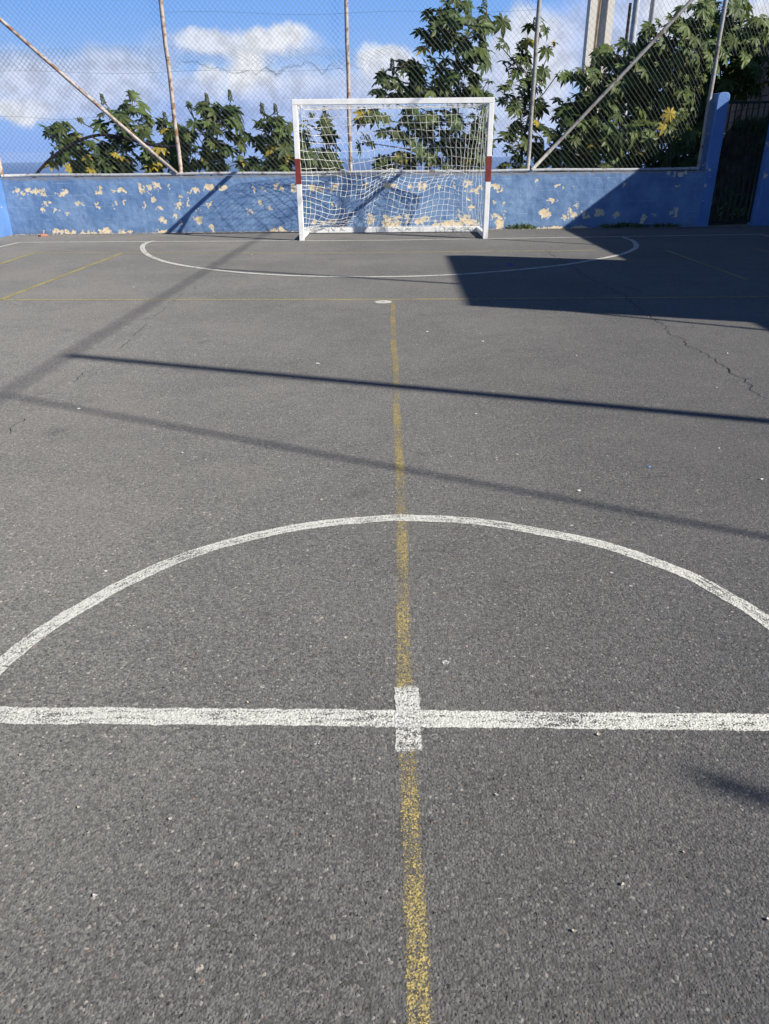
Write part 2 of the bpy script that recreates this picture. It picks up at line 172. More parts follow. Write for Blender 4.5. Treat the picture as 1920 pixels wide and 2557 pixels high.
W = bpy.data.worlds.new('World'); SC.world = W; W.use_nodes = True
w = NT(tree=W.node_tree); W.node_tree.nodes.clear()
sky = w.n('ShaderNodeTexSky', sky_type='NISHITA'); sky.sun_disc = False
sky.sun_elevation = EL; sky.sun_rotation = math.atan2(S.x, S.y); sky.altitude = 600; sky.air_density = 1; sky.dust_density = .2; sky.ozone_density = 3
STR = .05
gen = w.n('ShaderNodeTexCoord').outputs['Generated']
sep = w.n('ShaderNodeSeparateXYZ'); w.put(sep.inputs[0], gen)
az = w.math('ARCTAN2', sep.outputs[0], sep.outputs[1]); el = w.math('ARCSINE', sep.outputs[2])
comb = w.n('ShaderNodeCombineXYZ'); w.put(comb.inputs[0], az); w.put(comb.inputs[1], el)
n1 = w.n('ShaderNodeTexNoise'); w.put(n1.inputs['Vector'], comb.outputs[0]); n1.inputs['Scale'].default_value = 26; n1.inputs['Detail'].default_value = 7; n1.inputs['Roughness'].default_value = .6
n2 = w.n('ShaderNodeTexNoise'); w.put(n2.inputs['Vector'], comb.outputs[0]); n2.inputs['Scale'].default_value = 60; n2.inputs['Detail'].default_value = 5; n2.inputs['Roughness'].default_value = .55
dis = w.vmath('SCALE', w.vmath('SUBTRACT', n1.outputs['Color'], (.5, .5, .5)), scale=.05)
dis = w.vmath('MULTIPLY', dis, (1, .7, 0))
q = w.vmath('ADD', comb.outputs[0], dis)
skyc = w.mix(1., sky.outputs[0], SKYT, 'MULTIPLY')
# pale blue air low over the sea
low = w.mix(w.ramp(el, -.01, .07), tuple(c / STR for c in SKY0), tuple(c / STR for c in SKY1))
low = w.mix(w.ramp(el, .06, .16), low, tuple(c / STR for c in SKY2))
skyc = w.mix(w.ramp(el, .15, .42, 1., 0.), skyc, low)
col = skyc
for (a, e, ra, re_, b) in DATA['CLOUD']:
    d = w.vmath('LENGTH', w.vmath('MULTIPLY', w.vmath('SUBTRACT', q, (a, e, 0)), (1 / (ra * 1.3), 1 / (re_ * 1.3), 0)))
    soft = .5 if b > .82 else .22
    v = w.ramp(d, 1.15, soft, 0., .93 if b > .8 else .8)
    t = (b - .5) / .5
    lo, hi = CL0, CL1
    base = tuple((l + (h - l) * t) / STR for l, h in zip(lo, hi))
    dark = tuple(c * .8 for c in base)
    cc = w.mix(w.ramp(n2.outputs['Fac'], .38, .6), dark, base)
    col = w.mix(v, col, cc)
bg = w.n('ShaderNodeBackground'); w.put(bg.inputs['Color'], col); bg.inputs['Strength'].default_value = STR
wo = w.n('ShaderNodeOutputWorld'); w.t.links.new(bg.outputs[0], wo.inputs['Surface'])

# ------------------------------------------------------------------ materials
def asphalt_nodes(t):
    v = t.obj()
    vo = t.voro(v, 165); sp = t.n('ShaderNodeSeparateColor'); t.put(sp.inputs[0], vo.outputs['Color'])
    big = t.noise(v, .45, 4, .6); mid = t.noise(v, 5, 3, .6); fine = t.noise(v, 320, 2, .6); patch = t.noise(v, 58, 4, .7)
    c = t.mix(sp.outputs[0], ASP[0], ASP[1])
    c = t.mix(t.ramp(sp.outputs[1], .972, .99, smooth=False), c, (.30, .28, .25))
    c = t.mix(t.ramp(sp.outputs[2], .992, .998, smooth=False), c, (.20, .15, .12))
    big2 = t.voro(v, 46); sb = t.n('ShaderNodeSeparateColor'); t.put(sb.inputs[0], big2.outputs['Color'])
    isl = t.math('MULTIPLY', t.ramp(sb.outputs[0], .989, .995, smooth=False), t.ramp(big2.outputs['Distance'], .34, .22))
    c = t.mix(isl, c, t.mix(sb.outputs[1], (.16, .14, .125), (.5, .46, .38)))
    k = t.math('ADD', t.math('MULTIPLY', big, .72), t.math('MULTIPLY', mid, .26)); k = t.math('ADD', k, .53)
    kc = t.n('ShaderNodeCombineColor'); [t.put(kc.inputs[i], k) for i in range(3)]
    c = t.mix(1., c, kc.outputs[0], 'MULTIPLY')
    c = t.mix(t.ramp(t.noise(v, .9, 3, .6), .42, .7, 0., .35), c, ASP[2])
    c = t.mix(t.ramp(t.noise(t.vmath('MULTIPLY', v, (.5, 1.6, 1)), 1.3, 5, .7), .58, .74, 0., .3), c, (.20, .185, .165))
    c = t.mix(t.ramp(t.noise(v, 2.3, 5, .68), .6, .72, 0., .35), c, (.045, .044, .044))
    # bare bitumen between the stones, then shade painted into the pits
    gap = t.ramp(patch, .36, .5, 1., 0.)
    c = t.mix(t.math('MULTIPLY', gap, .45), c, ASP[3])
    pit = t.math('MULTIPLY', t.ramp(t.noise(v, 105, 2, .5), .62, .70), t.ramp(t.noise(v, 7, 3, .6), .35, .6))
    c = t.mix(t.math('MULTIPLY', pit, .8), c, (.012, .012, .013))
    h = t.math('SUBTRACT', 1., vo.outputs['Distance'])
    h = t.math('MULTIPLY', h, t.math('ADD', t.math('MULTIPLY', sp.outputs[0], .5), .6))
    h = t.math('ADD', h, t.math('MULTIPLY', patch, 1.7)); h = t.math('ADD', h, t.math('MULTIPLY', fine, .5)); h = t.math('SUBTRACT', h, t.math('MULTIPLY', pit, 1.2))
    return c, h, v, patch, vo, sp
def m_asphalt():
    t = NT('asphalt'); c, h, *_ = asphalt_nodes(t)
    return t.out(c, .85, t.bump(h, .85, .0034), spec=.3, drough=1.)
def m_paint(name, colr, cover, streaky=1., edgeb=.05, patchy=0., endy=None):
    t = NT(name); v = t.obj(); patch = t.noise(v, 55, 3, .65); vo = t.voro(v, 170)
    uv = t.n('ShaderNodeTexCoord').outputs['UV']; s = t.n('ShaderNodeSeparateXYZ'); t.put(s.inputs[0], uv)
    av = t.math('ABSOLUTE', s.outputs[1])
    e = t.math('ADD', av, t.math('MULTIPLY', t.math('SUBTRACT', t.noise(v, 75, 3, .7), .5), .45))
    e = t.math('ADD', e, t.math('MULTIPLY', t.math('SUBTRACT', t.noise(v, 12, 3, .6), .5), .5))
    if endy:
        so_ = t.n('ShaderNodeSeparateXYZ'); t.put(so_.inputs[0], v)
        ey = t.math('DIVIDE', t.math('ABSOLUTE', t.math('SUBTRACT', so_.outputs[1], endy[0])), endy[1])
        ey = t.math('ADD', ey, t.math('MULTIPLY', t.math('SUBTRACT', t.noise(v, 45, 4, .7), .5), .35)); e = t.math('MAXIMUM', e, ey)
    edge = t.ramp(e, .93, 1.05, 1., 0.)
    wear = t.math('ADD', t.math('MULTIPLY', patch, .3), t.math('MULTIPLY', t.noise(v, 210, 2, .7), .7))
    wear = t.math('ADD', wear, t.math('MULTIPLY', t.math('SUBTRACT', t.noise(v, 4, 4, .65), .5), .22))
    sv = t.n('ShaderNodeCombineXYZ'); t.put(sv.inputs[0], t.math('MULTIPLY', s.outputs[0], 6.)); t.put(sv.inputs[1], t.math('MULTIPLY', s.outputs[1], 1.5))
    wear = t.math('ADD', wear, t.math('MULTIPLY', t.math('SUBTRACT', t.noise(sv.outputs[0], 1.6, 4, .6), .5), .32 * streaky))
    wear = t.math('ADD', wear, t.math('MULTIPLY', t.ramp(av, .6, 1.), edgeb))
    if patchy: wear = t.math('ADD', wear, t.math('MULTIPLY', t.math('SUBTRACT', t.noise(v, 1.9, 4, .7), .5), patchy))
    thr = .5 - cover * .22
    m = t.math('MULTIPLY', edge, t.ramp(wear, thr - .05, thr + .06))
    pc = t.mix(t.ramp(t.noise(v, 120, 3, .6), .35, .6), tuple(x * .72 for x in colr), colr)
    h = t.math('ADD', t.math('SUBTRACT', 1., vo.outputs['Distance']), t.math('MULTIPLY', patch, 1.1))
    nrm = t.bump(h, .6, .0032)
    p = t.n('ShaderNodeBsdfPrincipled'); t.put(p.inputs['Base Color'], pc); t.put(p.inputs['Roughness'], .8); t.put(p.inputs['Specular IOR Level'], .25); t.put(p.inputs['Normal'], nrm); t.put(p.inputs['Alpha'], m)
    o = t.n('ShaderNodeOutputMaterial'); t.t.links.new(p.outputs[0], o.inputs['Surface'])
    return t.m
ASPH = m_asphalt()
WHITE_LINE = m_paint('white_line_paint', (.60, .59, .53), .30, 1.5, .05, .25)
WHITE_FAINT = m_paint('worn_white_paint', (.5, .49, .45), -.12, 0, -.12)
YELLOW_LINE = m_paint('faded_yellow_paint', (.42, .33, .13), -.08, 0, -.06, .34)
YELLOW_THIN = m_paint('thin_yellow_paint', (.37, .32, .14), .3, .3, 0, .3)

def m_plain(name, colr, rough=.6, metal=0., var=.15, scale=6., spec=.3, bump=None):
    t = NT(name); v = t.obj(); n = t.noise(v, scale, 4, .6)
    c = t.mix(t.ramp(n, .3, .7), tuple(x * (1 - var) for x in colr), tuple(min(1, x * (1 + var)) for x in colr))
    nm = t.bump(t.noise(v, bump[0], 3, .6), bump[1], bump[2]) if bump else None
    return t.out(c, rough, nm, metal, spec)

def m_wall():
    t = NT('peeling_blue_paint'); v = t.obj()
    at = t.n('ShaderNodeAttribute', attribute_name='peel'); pe = at.outputs['Fac']
    top = t.n('ShaderNodeAttribute', attribute_name='topband').outputs['Fac']
    fine = t.noise(v, 48, 6, .75)
    pe = t.math('ADD', pe, t.math('MULTIPLY', t.math('MULTIPLY', t.math('SUBTRACT', t.noise(v, 21, 4, .65), .52), .9), t.ramp(pe, .02, .3)))
    m = t.ramp(t.math('ADD', pe, t.math('MULTIPLY', t.math('SUBTRACT', fine, .5), .7)), .5, .53)
    cloud = t.noise(v, 2.2, 5, .62); streak_v = t.vmath('MULTIPLY', v, (9, 9, .9)); streak = t.noise(streak_v, 1., 4, .6)
    blue = t.mix(t.ramp(cloud, .36, .66), (.10, .18, .335), (.175, .275, .44))
    blue = t.mix(t.ramp(streak, .45, .75, 0, .4), blue, (.17, .29, .48))
    blue = t.mix(t.ramp(t.noise(v, 14, 5, .7), .5, .72, 0, .35), blue, (.06, .12, .27))
    # faint block courses and grime running down
    sx = t.n('ShaderNodeSeparateXYZ'); t.put(sx.inputs[0], v)
    zc = t.math('ADD', sx.outputs[2], t.math('MULTIPLY', t.math('SUBTRACT', t.noise(v, 3, 3, .6), .5), .02))
    fr = t.math('ABSOLUTE', t.math('SUBTRACT', t.math('FRACT', t.math('DIVIDE', zc, .198)), .35))
    course = t.math('MULTIPLY', t.ramp(fr, .03, .0), t.ramp(t.noise(v, 6, 4, .7), .47, .6))
    blue = t.mix(t.math('MULTIPLY', course, .55), blue, (.42, .48, .56))
    drip = t.ramp(t.noise(t.vmath('MULTIPLY', v, (5, 5, .5)), 1., 5, .7), .55, .75, 0, .4)
    blue = t.mix(drip, blue, (.075, .125, .235))
    blue = t.mix(t.ramp(t.math('ADD', sx.outputs[2], t.math('MULTIPLY', t.noise(v, 8, 4, .7), .12)), .16, .06, 0, .5), blue, (.10, .14, .22))
    cream = t.mix(t.noise(v, 20, 4, .6), (.60, .47, .29), (.78, .66, .46))
    cream = t.mix(t.ramp(t.noise(v, 30, 3, .6), .56, .66), cream, (.35, .29, .22))
    # white scratches and flaking rim
    rim = t.ramp(t.math('ADD', pe, t.math('MULTIPLY', t.math('SUBTRACT', fine, .5), 1.0)), .42, .5)
    blue = t.mix(t.math('MULTIPLY', rim, t.ramp(t.noise(v, 80, 3, .6), .48, .6)), blue, (.72, .72, .68))
    sc = t.ramp(t.noise(t.vmath('MULTIPLY', v, (2.2, 2.2, 38)), 1., 5, .75), .665, .70)
    sc = t.math('MULTIPLY', sc, t.ramp(t.noise(v, 5, 3, .6), .52, .6))
    blue = t.mix(t.math('MULTIPLY', sc, .8), blue, (.62, .66, .72))
    cem = t.ramp(t.math('ADD', top, t.math('MULTIPLY', t.math('SUBTRACT', t.noise(v, 18, 5, .7), .5), 1.3)), .5, .62)
    blue = t.mix(t.math('MULTIPLY', cem, .75), blue, t.mix(fine, (.13, .13, .14), (.30, .28, .25)))
    c = t.mix(m, blue, cream)
    h = t.math('SUBTRACT', t.math('ADD', t.math('MULTIPLY', t.noise(v, 34, 6, .68), 1.), t.math('MULTIPLY', t.noise(v, 5, 4, .65), .35)), t.math('MULTIPLY', m, .5))
    return t.out(c, .62, t.bump(h, .42, .012), spec=.3)
WALLM = m_wall()
def m_bluepaint():
    t = NT('blue_wall_paint'); v = t.obj()
    c = t.mix(t.ramp(t.noise(v, 2.5, 5, .6), .3, .7), (.085, .185, .42), (.12, .24, .49))
    p = t.ramp(t.math('ADD', t.noise(v, 7, 6, .7), t.math('MULTIPLY', t.noise(v, 1.6, 2), .25)), .77, .79)
    c = t.mix(p, c, (.65, .55, .4))
    return t.out(c, .62, t.bump(t.noise(v, 22, 5, .6), .4, .012))
BLUEP = m_bluepaint()
CEMENT = m_plain('cement', (.33, .31, .28), .9, var=.25, scale=9, bump=(30, .5, .01))
GALV = m_plain('galvanised_wire', (.06, .075, .072), .6, metal=.0, var=.2, scale=3)
def m_pipe(name, a, b, rustc, amt):
    t = NT(name); v = t.obj(); n = t.noise(v, 7, 6, .7)
    c = t.mix(t.ramp(t.noise(v, 25, 4, .6), .35, .65), a, b)
    c = t.mix(t.ramp(n, .62 - amt * .3, .72 - amt * .3), c, rustc)
    return t.out(c, .65, t.bump(n, .3, .004), metal=.1)
PIPE_R = m_pipe('rusty_pipe', (.34, .285, .24), (.44, .38, .33), (.20, .115, .07), .45)
PIPE_G = m_pipe('grey_pipe', (.22, .215, .20), (.32, .31, .29), (.13, .10, .08), .3)
RAILM = m_pipe('rail_pipe', (.30, .31, .32), (.41, .415, .42), (.15, .11, .09), .25)
GOALW = m_plain('white_enamel', (.76, .75, .72), .35, var=.05, scale=4, spec=.5)
def m_goalw():
    t = NT('scuffed_white_enamel'); v = t.obj()
    c = t.mix(t.ramp(t.noise(v, 5, 5, .65), .4, .72), (.78, .77, .74), (.66, .65, .62))
    c = t.mix(t.ramp(t.noise(v, 22, 4, .6), .72, .75), c, (.25, .2, .17))
    return t.out(c, .38, t.bump(t.noise(v, 12, 3), .08, .005), spec=.5)
GOALW = m_goalw()
GOALR = m_plain('dark_red_band', (.19, .034, .024), .45, var=.15, scale=12, spec=.4)
NETM = m_plain('white_cord', (.80, .79, .73), .8, var=.06, scale=5)
CRACKM = m_plain('crack_void', (.012, .012, .012), .95, var=.3, scale=40)
def m_leaf():
    t = NT('castor_leaf')
    ti = t.n('ShaderNodeAttribute', attribute_name='tint').outputs['Fac']; ye = t.n('ShaderNodeAttribute', attribute_name='yellow').outputs['Fac']
    v = t.obj()
    c = t.mix(ti, LEAF[0], LEAF[1])
    c = t.mix(t.ramp(t.noise(v, 13, 4, .65), .45, .75, 0, .5), c, LEAF[2])
    c = t.mix(ye, c, t.mix(t.noise(v, 18, 3, .6), (.30, .20, .02), (.44, .37, .06)))
    tc = t.mix(1., c, (1.1, 1.15, .5), 'MULTIPLY')
    return t.out(c, .5, t.bump(t.noise(v, 60, 3, .6), .25, .006), spec=.28, transl=.25, tcol=tc)
LEAFM = m_leaf()
STEMM = m_plain('plant_stem', (.12, .10, .07), .7, var=.4, scale=9)
SPIKEM = m_plain('seed_pods', (.075, .095, .05), .7, var=.5, scale=22)
GRASSM = m_plain('grass_blades', (.085, .125, .04), .7, var=.5, scale=8)

# ------------------------------------------------------------------ ground, sea, slope
mb = MB(); mb.add([(-7.6, -14, 0), (40, -14, 0), (40, 15.75, 0), (-7.6, 15.0, 0)], [(0, 1, 2, 3)])
struct(obj('asphalt_court', mb, ASPH))
# slope behind the court, dropping to the sea
mb = MB(); nx, ny = 40, 16; xs = np.linspace(-60, 60, nx); ys = [15.0, 15.6, 17, 19, 23, 30, 45, 70, 110, 160, 230, 330, 460, 620, 800, 1000]
for j, y in enumerate(ys):
    for x in xs:
        d = y - 15.0
        yy = y + (.0 if j > 1 else min(max(x + 7, 0), 20) * .066)
        z = -.05 - .42 * max(d - .8, 0) + (1.2 * noise.noise((x * .1, y * .1, 0)) * min(d * .1, 4) if j > 1 else 0)
        mb.v.append((x * (1 + d * .02), yy, z))
for j in range(ny - 1):
    for i in range(nx - 1):
        a = j * nx + i; mb.f.append((a, a + 1, a + nx + 1, a + nx))
struct(obj('hillside', mb, m_plain('dry_slope_earth', (.13, .11, .07), .95, var=.4, scale=.7)))
def m_sea():
    t = NT('sea_water'); v = t.obj()
    n = t.noise(t.vmath('MULTIPLY', v, (1, 1, 1)), .004, 6, .6)
    return t.out(t.mix(n, (.012, .05, .16), (.02, .07, .2)), .42, t.bump(t.noise(v, .02, 6, .65), .6, 12.), spec=.5)
mb = MB(); ring = 96; RS = 45000.
mb.v.append((0, 0, -400)); mb.v += [(RS * math.cos(2*math.pi*k/ring), RS * math.sin(2*math.pi*k/ring), -400) for k in range(ring)]
mb.f = [(0, 1 + k, 1 + (k + 1) % ring) for k in range(ring)]
struct(obj('sea', mb, m_sea()))

# ------------------------------------------------------------------ painted markings
def catmull(pts, n=10):
    P = [Vector((p[0], p[1], 0)) for p in pts]; P = [P[0] * 2 - P[1]] + P + [P[-1] * 2 - P[-2]]; o = []
    for i in range(1, len(P) - 2):
        for k in range(n):
            t = k / n; a, b, c, d = P[i-1:i+3]
            o.append(.5 * ((2*b) + (c-a)*t + (2*a-5*b+4*c-d)*t*t + (3*b-a-3*c+d)*t**3))
    o.append(P[-2]); return o
def strip(name, pts, width, mat, z=.0012, smooth=False, wob=.0, over=1.3, closed=False):
    P = catmull(pts, 8) if smooth else [Vector((p[0], p[1], 0)) for p in pts]
    # resample finely
    Q_ = [P[0]]
    for a, b in zip(P, P[1:]):
        k = max(1, int((b - a).length / .15))
        Q_ += [a.lerp(b, (i + 1) / k) for i in range(k)]
    ws = width if isinstance(width, (list, tuple)) else (width, width)
    mb = MB(); mb.uv = []; L = 0; m = len(Q_)
    for i, p in enumerate(Q_):
        d = (Q_[min(i+1, m-1)] - Q_[max(i-1, 0)]).normalized(); nrm = Vector((-d.y, d.x, 0))
        if i: L += (p - Q_[i-1]).length
        wv = ws[0] + (ws[1] - ws[0]) * i / max(1, m - 1)
        off = wob * noise.noise((p.x * 2, p.y * 2, 3.3))
        for sgn in (-1, 1):
            c = p + nrm * (off + sgn * wv / 2 * over); mb.v.append((c.x, c.y, z)); mb.uv.append((L, sgn * over))
    mb.f = [(2*i, 2*i+1, 2*i+3, 2*i+2) for i in range(m - 1)]
    return struct(obj(name, mb, mat))
h = DATA['HALF']; dx = (h[2][1] - h[0][1]) / (h[2][0] - h[0][0])
strip('halfway_line', [(-6.6, h[0][1] - dx * 5.2)] + h + [(6.4, h[2][1] + dx * 5.2)], .064, WHITE_LINE, .0012)
C = DATA['CIRC']; yh = h[1][1]
circ = [p for p in C]
for k in range(1, 14):
    a = k / 14 * 1.0; t0 = math.atan2(C[-1][1] - yh, C[-1][0]); t1 = math.atan2(C[0][1] - yh, C[0][0]); th = t0 + (t1 - 2 * math.pi - t0) * a; rr = math.hypot(C[-1][0], C[-1][1] - yh) * (1 - a) + math.hypot(C[0][0], C[0][1] - yh) * a
    circ.append((rr * math.cos(th), yh + rr * math.sin(th)))
circ.append(C[0])
strip('centre_circle', circ, .058, WHITE_LINE, .0016, smooth=True, wob=.006)
sq = DATA['SQ']; a = ((sq[0][0] + sq[1][0]) / 2, (sq[0][1] + sq[1][1]) / 2); b = ((sq[2][0] + sq[3][0]) / 2, (sq[2][1] + sq[3][1]) / 2)
strip('centre_mark', [(a[0], a[1] + .02), (b[0], b[1] - .02)], .066, m_paint('centre_mark_paint', (.60, .59, .54), .2, .3, endy=((a[1] + b[1]) / 2, abs(a[1] - b[1]) / 2)), .002, wob=.004)
strip('long_yellow_line', DATA['YC'] + [(.05, -3)], (.05, .046), YELLOW_LINE, .0008, wob=.01)
strip('goal_line', DATA['GL'], .055, WHITE_LINE, .0014)
ls = DATA['LS'][0]; strip('left_side_line', [ls, (ls[0] - .02, 12.4), (ls[0] - .03, -8)], .055, WHITE_LINE, .003)
rs = DATA['RS'][0]; strip('right_side_line', [rs, (rs[0] + .0, 12.4), (rs[0] + .03, -8)], .055, WHITE_LINE, .003)
strip('penalty_arc', DATA['DARC'], .075, WHITE_LINE, .0045, smooth=True)
YELLOW_DIAG = m_paint('yellow_box_paint', (.36, .31, .13), .32, .3, 0, .25)
for i, pts in enumerate(DATA['YL']): strip('thin_yellow_line', pts, .06 if i in (1, 2) else .045, YELLOW_DIAG if i in (1, 2) else YELLOW_THIN, .002)
def disc(name, c, r, mat, z=.0015, n=20):
    mb = MB(); mb.uv = []
    mb.v.append((c[0], c[1], z)); mb.uv.append((0, 0))
    for k in range(n):
        a = 2 * math.pi * k / n; rr = r * 1.3; mb.v.append((c[0] + rr * math.cos(a), c[1] + rr * math.sin(a), z)); mb.uv.append((0, 1.3))
    mb.f = [(0, 1 + k, 1 + (k + 1) % n) for k in range(n)]
    return struct(obj(name, mb, mat))
disc('penalty_spot', DATA['SPOT'], .085, WHITE_LINE)
disc('paint_spot', (.127, 1.743), .011, m_paint('spot_paint', (.55, .54, .5), .1, 0, -.04))
for p in [(-.392, 1.629), (-.27, 1.627), (-.217, 1.414), (-.176, 2.3), (-.077, 2.199), (-1.06, 1.98)]:
    disc('paint_fleck', p, rng.uniform(.009, .014), WHITE_FAINT)
strip('ground_grime', [(DATA['WA'][0] + 13.6 * DATA['WD'][0] * k / 10 - .02, DATA['WA'][1] + 13.6 * DATA['WD'][1] * k / 10 - .10) for k in range(11)], .24, m_paint('dusty_grit', (.22, .185, .14), -.05, 0, -.1, .5), .0018)
# cracks
def crack(pts, w0, gaps=0., seed=1):
    rr = random.Random(seed); P = [Vector((*p, 0)) for p in pts]; Q_ = []
    for a, b in zip(P, P[1:]):
        k = max(2, int((b - a).length / .035))
        for i in range(k):
            c = a.lerp(b, i / k); j = .05
            Q_.append(c + Vector((noise.noise((c.x * 14, c.y * 14, seed)), noise.noise((c.x * 14, c.y * 14, seed + 9)), 0)) * j)
    mb = MB(); m = len(Q_)
    for i in range(m - 1):
        if gaps and noise.noise((i * .12, seed * 3.1, 0)) < gaps - .5: continue
        a, b = Q_[i], Q_[i+1]; d = (b - a).normalized(); nn = Vector((-d.y, d.x, 0))
        f = .35 + .65 * abs(noise.noise((i * .3, seed, 5))) * 2
        g = .35 + .65 * abs(noise.noise(((i+1) * .3, seed, 5))) * 2
        mb.add([(*(a - nn * w0 * f).xy, .003), (*(a + nn * w0 * f).xy, .003), (*(b + nn * w0 * g).xy, .003), (*(b - nn * w0 * g).xy, .003)], [(0, 3, 2, 1)])
    return struct(obj('ground_crack', mb, CRACKM))
crack(DATA['CRK1'], .0045, .1, 1)
crack(DATA['CRK2'], .0028, .5, 2)

# ------------------------------------------------------------------ back wall
A2, WD, WN = (Vector((*DATA[k], 0)) for k in ('WA', 'WD', 'WN'))
def wp(s, off, z): return A2 + WD * s - WN * off + Vector((0, 0, z))     # off: metres behind the front face
WTOP = .955; SEND = 12.95
ds = .0115; ns = int(12.99 / ds); nz = int(WTOP / ds)
sv = np.linspace(0, SEND, ns + 1); zv = np.linspace(0, WTOP, nz + 1)
SS, ZZ = np.meshgrid(sv, zv)
N1 = np.array([[noise.fractal((x * 9, 1.7, z * 9), 1., 2., 4) for x in sv[::2]] for z in zv[::2]])
N2 = np.array([[noise.fractal((x * 9, 7.7, z * 9), 1., 2., 4) for x in sv[::2]] for z in zv[::2]])
def up(a): return np.repeat(np.repeat(a, 2, 0), 2, 1)[:SS.shape[0], :SS.shape[1]]
def smooth_up(a):
    zi = np.clip(np.arange(SS.shape[0]) / 2., 0, a.shape[0] - 1.001); xi = np.clip(np.arange(SS.shape[1]) / 2., 0, a.shape[1] - 1.001)
    z0 = zi.astype(int); x0 = xi.astype(int); fz = (zi - z0)[:, None]; fx = (xi - x0)[None, :]
    return (a[z0][:, x0] * (1-fz) * (1-fx) + a[z0+1][:, x0] * fz * (1-fx) + a[z0][:, x0+1] * (1-fz) * fx + a[z0+1][:, x0+1] * fz * fx)
N1, N2 = smooth_up(N1), smooth_up(N2)
N3 = np.array([[noise.fractal((x * 19, 11.7, z * 19), 1., 2., 3) for x in sv] for z in zv])
N4 = np.array([[noise.fractal((x * 19, 17.7, z * 19), 1., 2., 3) for x in sv] for z in zv])
PE = np.zeros_like(SS)
for (s0, z0, rs_, rz_, k) in DATA['PEEL']:
    rs_ = max(rs_ * .92, .018); rz_ = max(rz_ * .92, .018)
    xa, xb = np.searchsorted(sv, [s0 - rs_ * 2.6, s0 + rs_ * 2.6])
    sub = (slice(None), slice(xa, xb))
    d = np.sqrt(((SS[sub] + N3[sub] * .055 - s0) / rs_) ** 2 + ((ZZ[sub] + N4[sub] * .055 - z0) / rz_) ** 2)
    val = np.clip(1.08 - .5 * d, 0, .82) if k > .9 else np.clip(.82 - .36 * d, 0, .6) + .30 * N2[sub] * (d < 1.8)
    PE[sub] = np.maximum(PE[sub], val)
PE += .34 * N1 * (PE > .05) + .3 * N4 * (PE > .05)
PE = np.clip(PE + .34 * np.exp(-((ZZ) / .025) ** 2) + (.12 * np.exp(-((ZZ - .06) / .05) ** 2)) * (N1 > .1), 0, 1)
TB = np.clip((ZZ - .80) / .15, 0, 1) ** 1.5 * .75
mb = MB()
P0 = np.array(A2)[None, None, :] + SS[..., None] * np.array(WD) + np.stack([np.zeros_like(SS), np.zeros_like(SS), ZZ], -1)
P0 = P0 - (.004 * N1)[..., None] * np.array(WN) * (ZZ < WTOP - .001)[..., None]
mb.v = [tuple(p) for p in P0.reshape(-1, 3)]
nc = ns + 1
mb.f = [(j*nc+i, j*nc+i+1, (j+1)*nc+i+1, (j+1)*nc+i) for j in range(nz) for i in range(ns)]
nfront = len(mb.v)
k = 24  # back, top and ends
t0, t1, b0, b1 = nz*nc, nz*nc+ns, 0, ns
mb.v += [tuple(wp(0, .2, 0)), tuple(wp(SEND, .2, 0)), tuple(wp(SEND, .2, WTOP)), tuple(wp(0, .2, WTOP))]
o = nfront
mb.f += [(o+1, o, o+3, o+2), tuple([t0 + i for i in range(nc)] + [o+2, o+3]), tuple([j*nc + ns for j in range(nz+1)][::-1] + [o+1, o+2])[::-1], tuple([j*nc for j in range(nz+1)] + [o+3, o])]
wall = obj('boundary_wall', mb, WALLM)
for nm, arr in (('peel', PE), ('topband', TB)):
    at = wall.data.attributes.new(nm, 'FLOAT', 'POINT'); vals = np.zeros(len(wall.data.vertices), dtype=np.float32); vals[:arr.size] = arr.ravel()
    if nm == 'topband': vals[arr.size:] = 1.
    at.data.foreach_set('value', vals)
tag(wall, 'low blue wall with cream peeling paint patches behind the goal', 'wall')
# left side wall
mb = MB(); ax, ay = A2.x, A2.y
mb.box((ax - .22, -9, -.02), (ax - .003, ay + .2, WTOP + .01))
tag(obj('boundary_wall', mb, BLUEP), 'short visible end of the blue wall along the left touchline', 'wall')
# pier beside the gate, rounded top
def pier(s0, s1, depth, hgt, name, label):
    mb = MB(); prof = [(0, 0)] ; rr = .07; hh = hgt
    prof = [(s0, 0), (s1, 0), (s1, hh - rr)]
    prof += [(s1 - rr + rr * math.cos(a), hh - rr + rr * math.sin(a)) for a in np.linspace(.15, math.pi / 2, 5)]
    prof += [(s0 + rr - rr * math.sin(a), hh - rr + rr * math.cos(a)) for a in np.linspace(0, math.pi / 2 - .15, 5)]
    prof += [(s0, hh - rr)]
    n = len(prof); f0 = -.006
    mb.v = [tuple(wp(s, f0, z)) for s, z in prof] + [tuple(wp(s, f0 + depth, z)) for s, z in prof]
    mb.f = [tuple(range(n)), tuple(range(2*n-1, n-1, -1))] + [(i, i + n, (i+1) % n + n, (i+1) % n) for i in range(n)]
    o = obj(name, mb, BLUEP); bv = o.modifiers.new('bevel', 'BEVEL'); bv.width = .012; bv.segments = 2; bv.limit_method = 'ANGLE'
    return tag(o, label, 'pillar')
pier(12.752, 12.965, .34, 2.2, 'gate_pillar', 'blue round-topped pillar between the fence and the dark gate')
pier(13.83, 15.6, .30, 2.3, 'gate_pillar', 'blue wall pillar on the far side of the gate, cut by the frame')

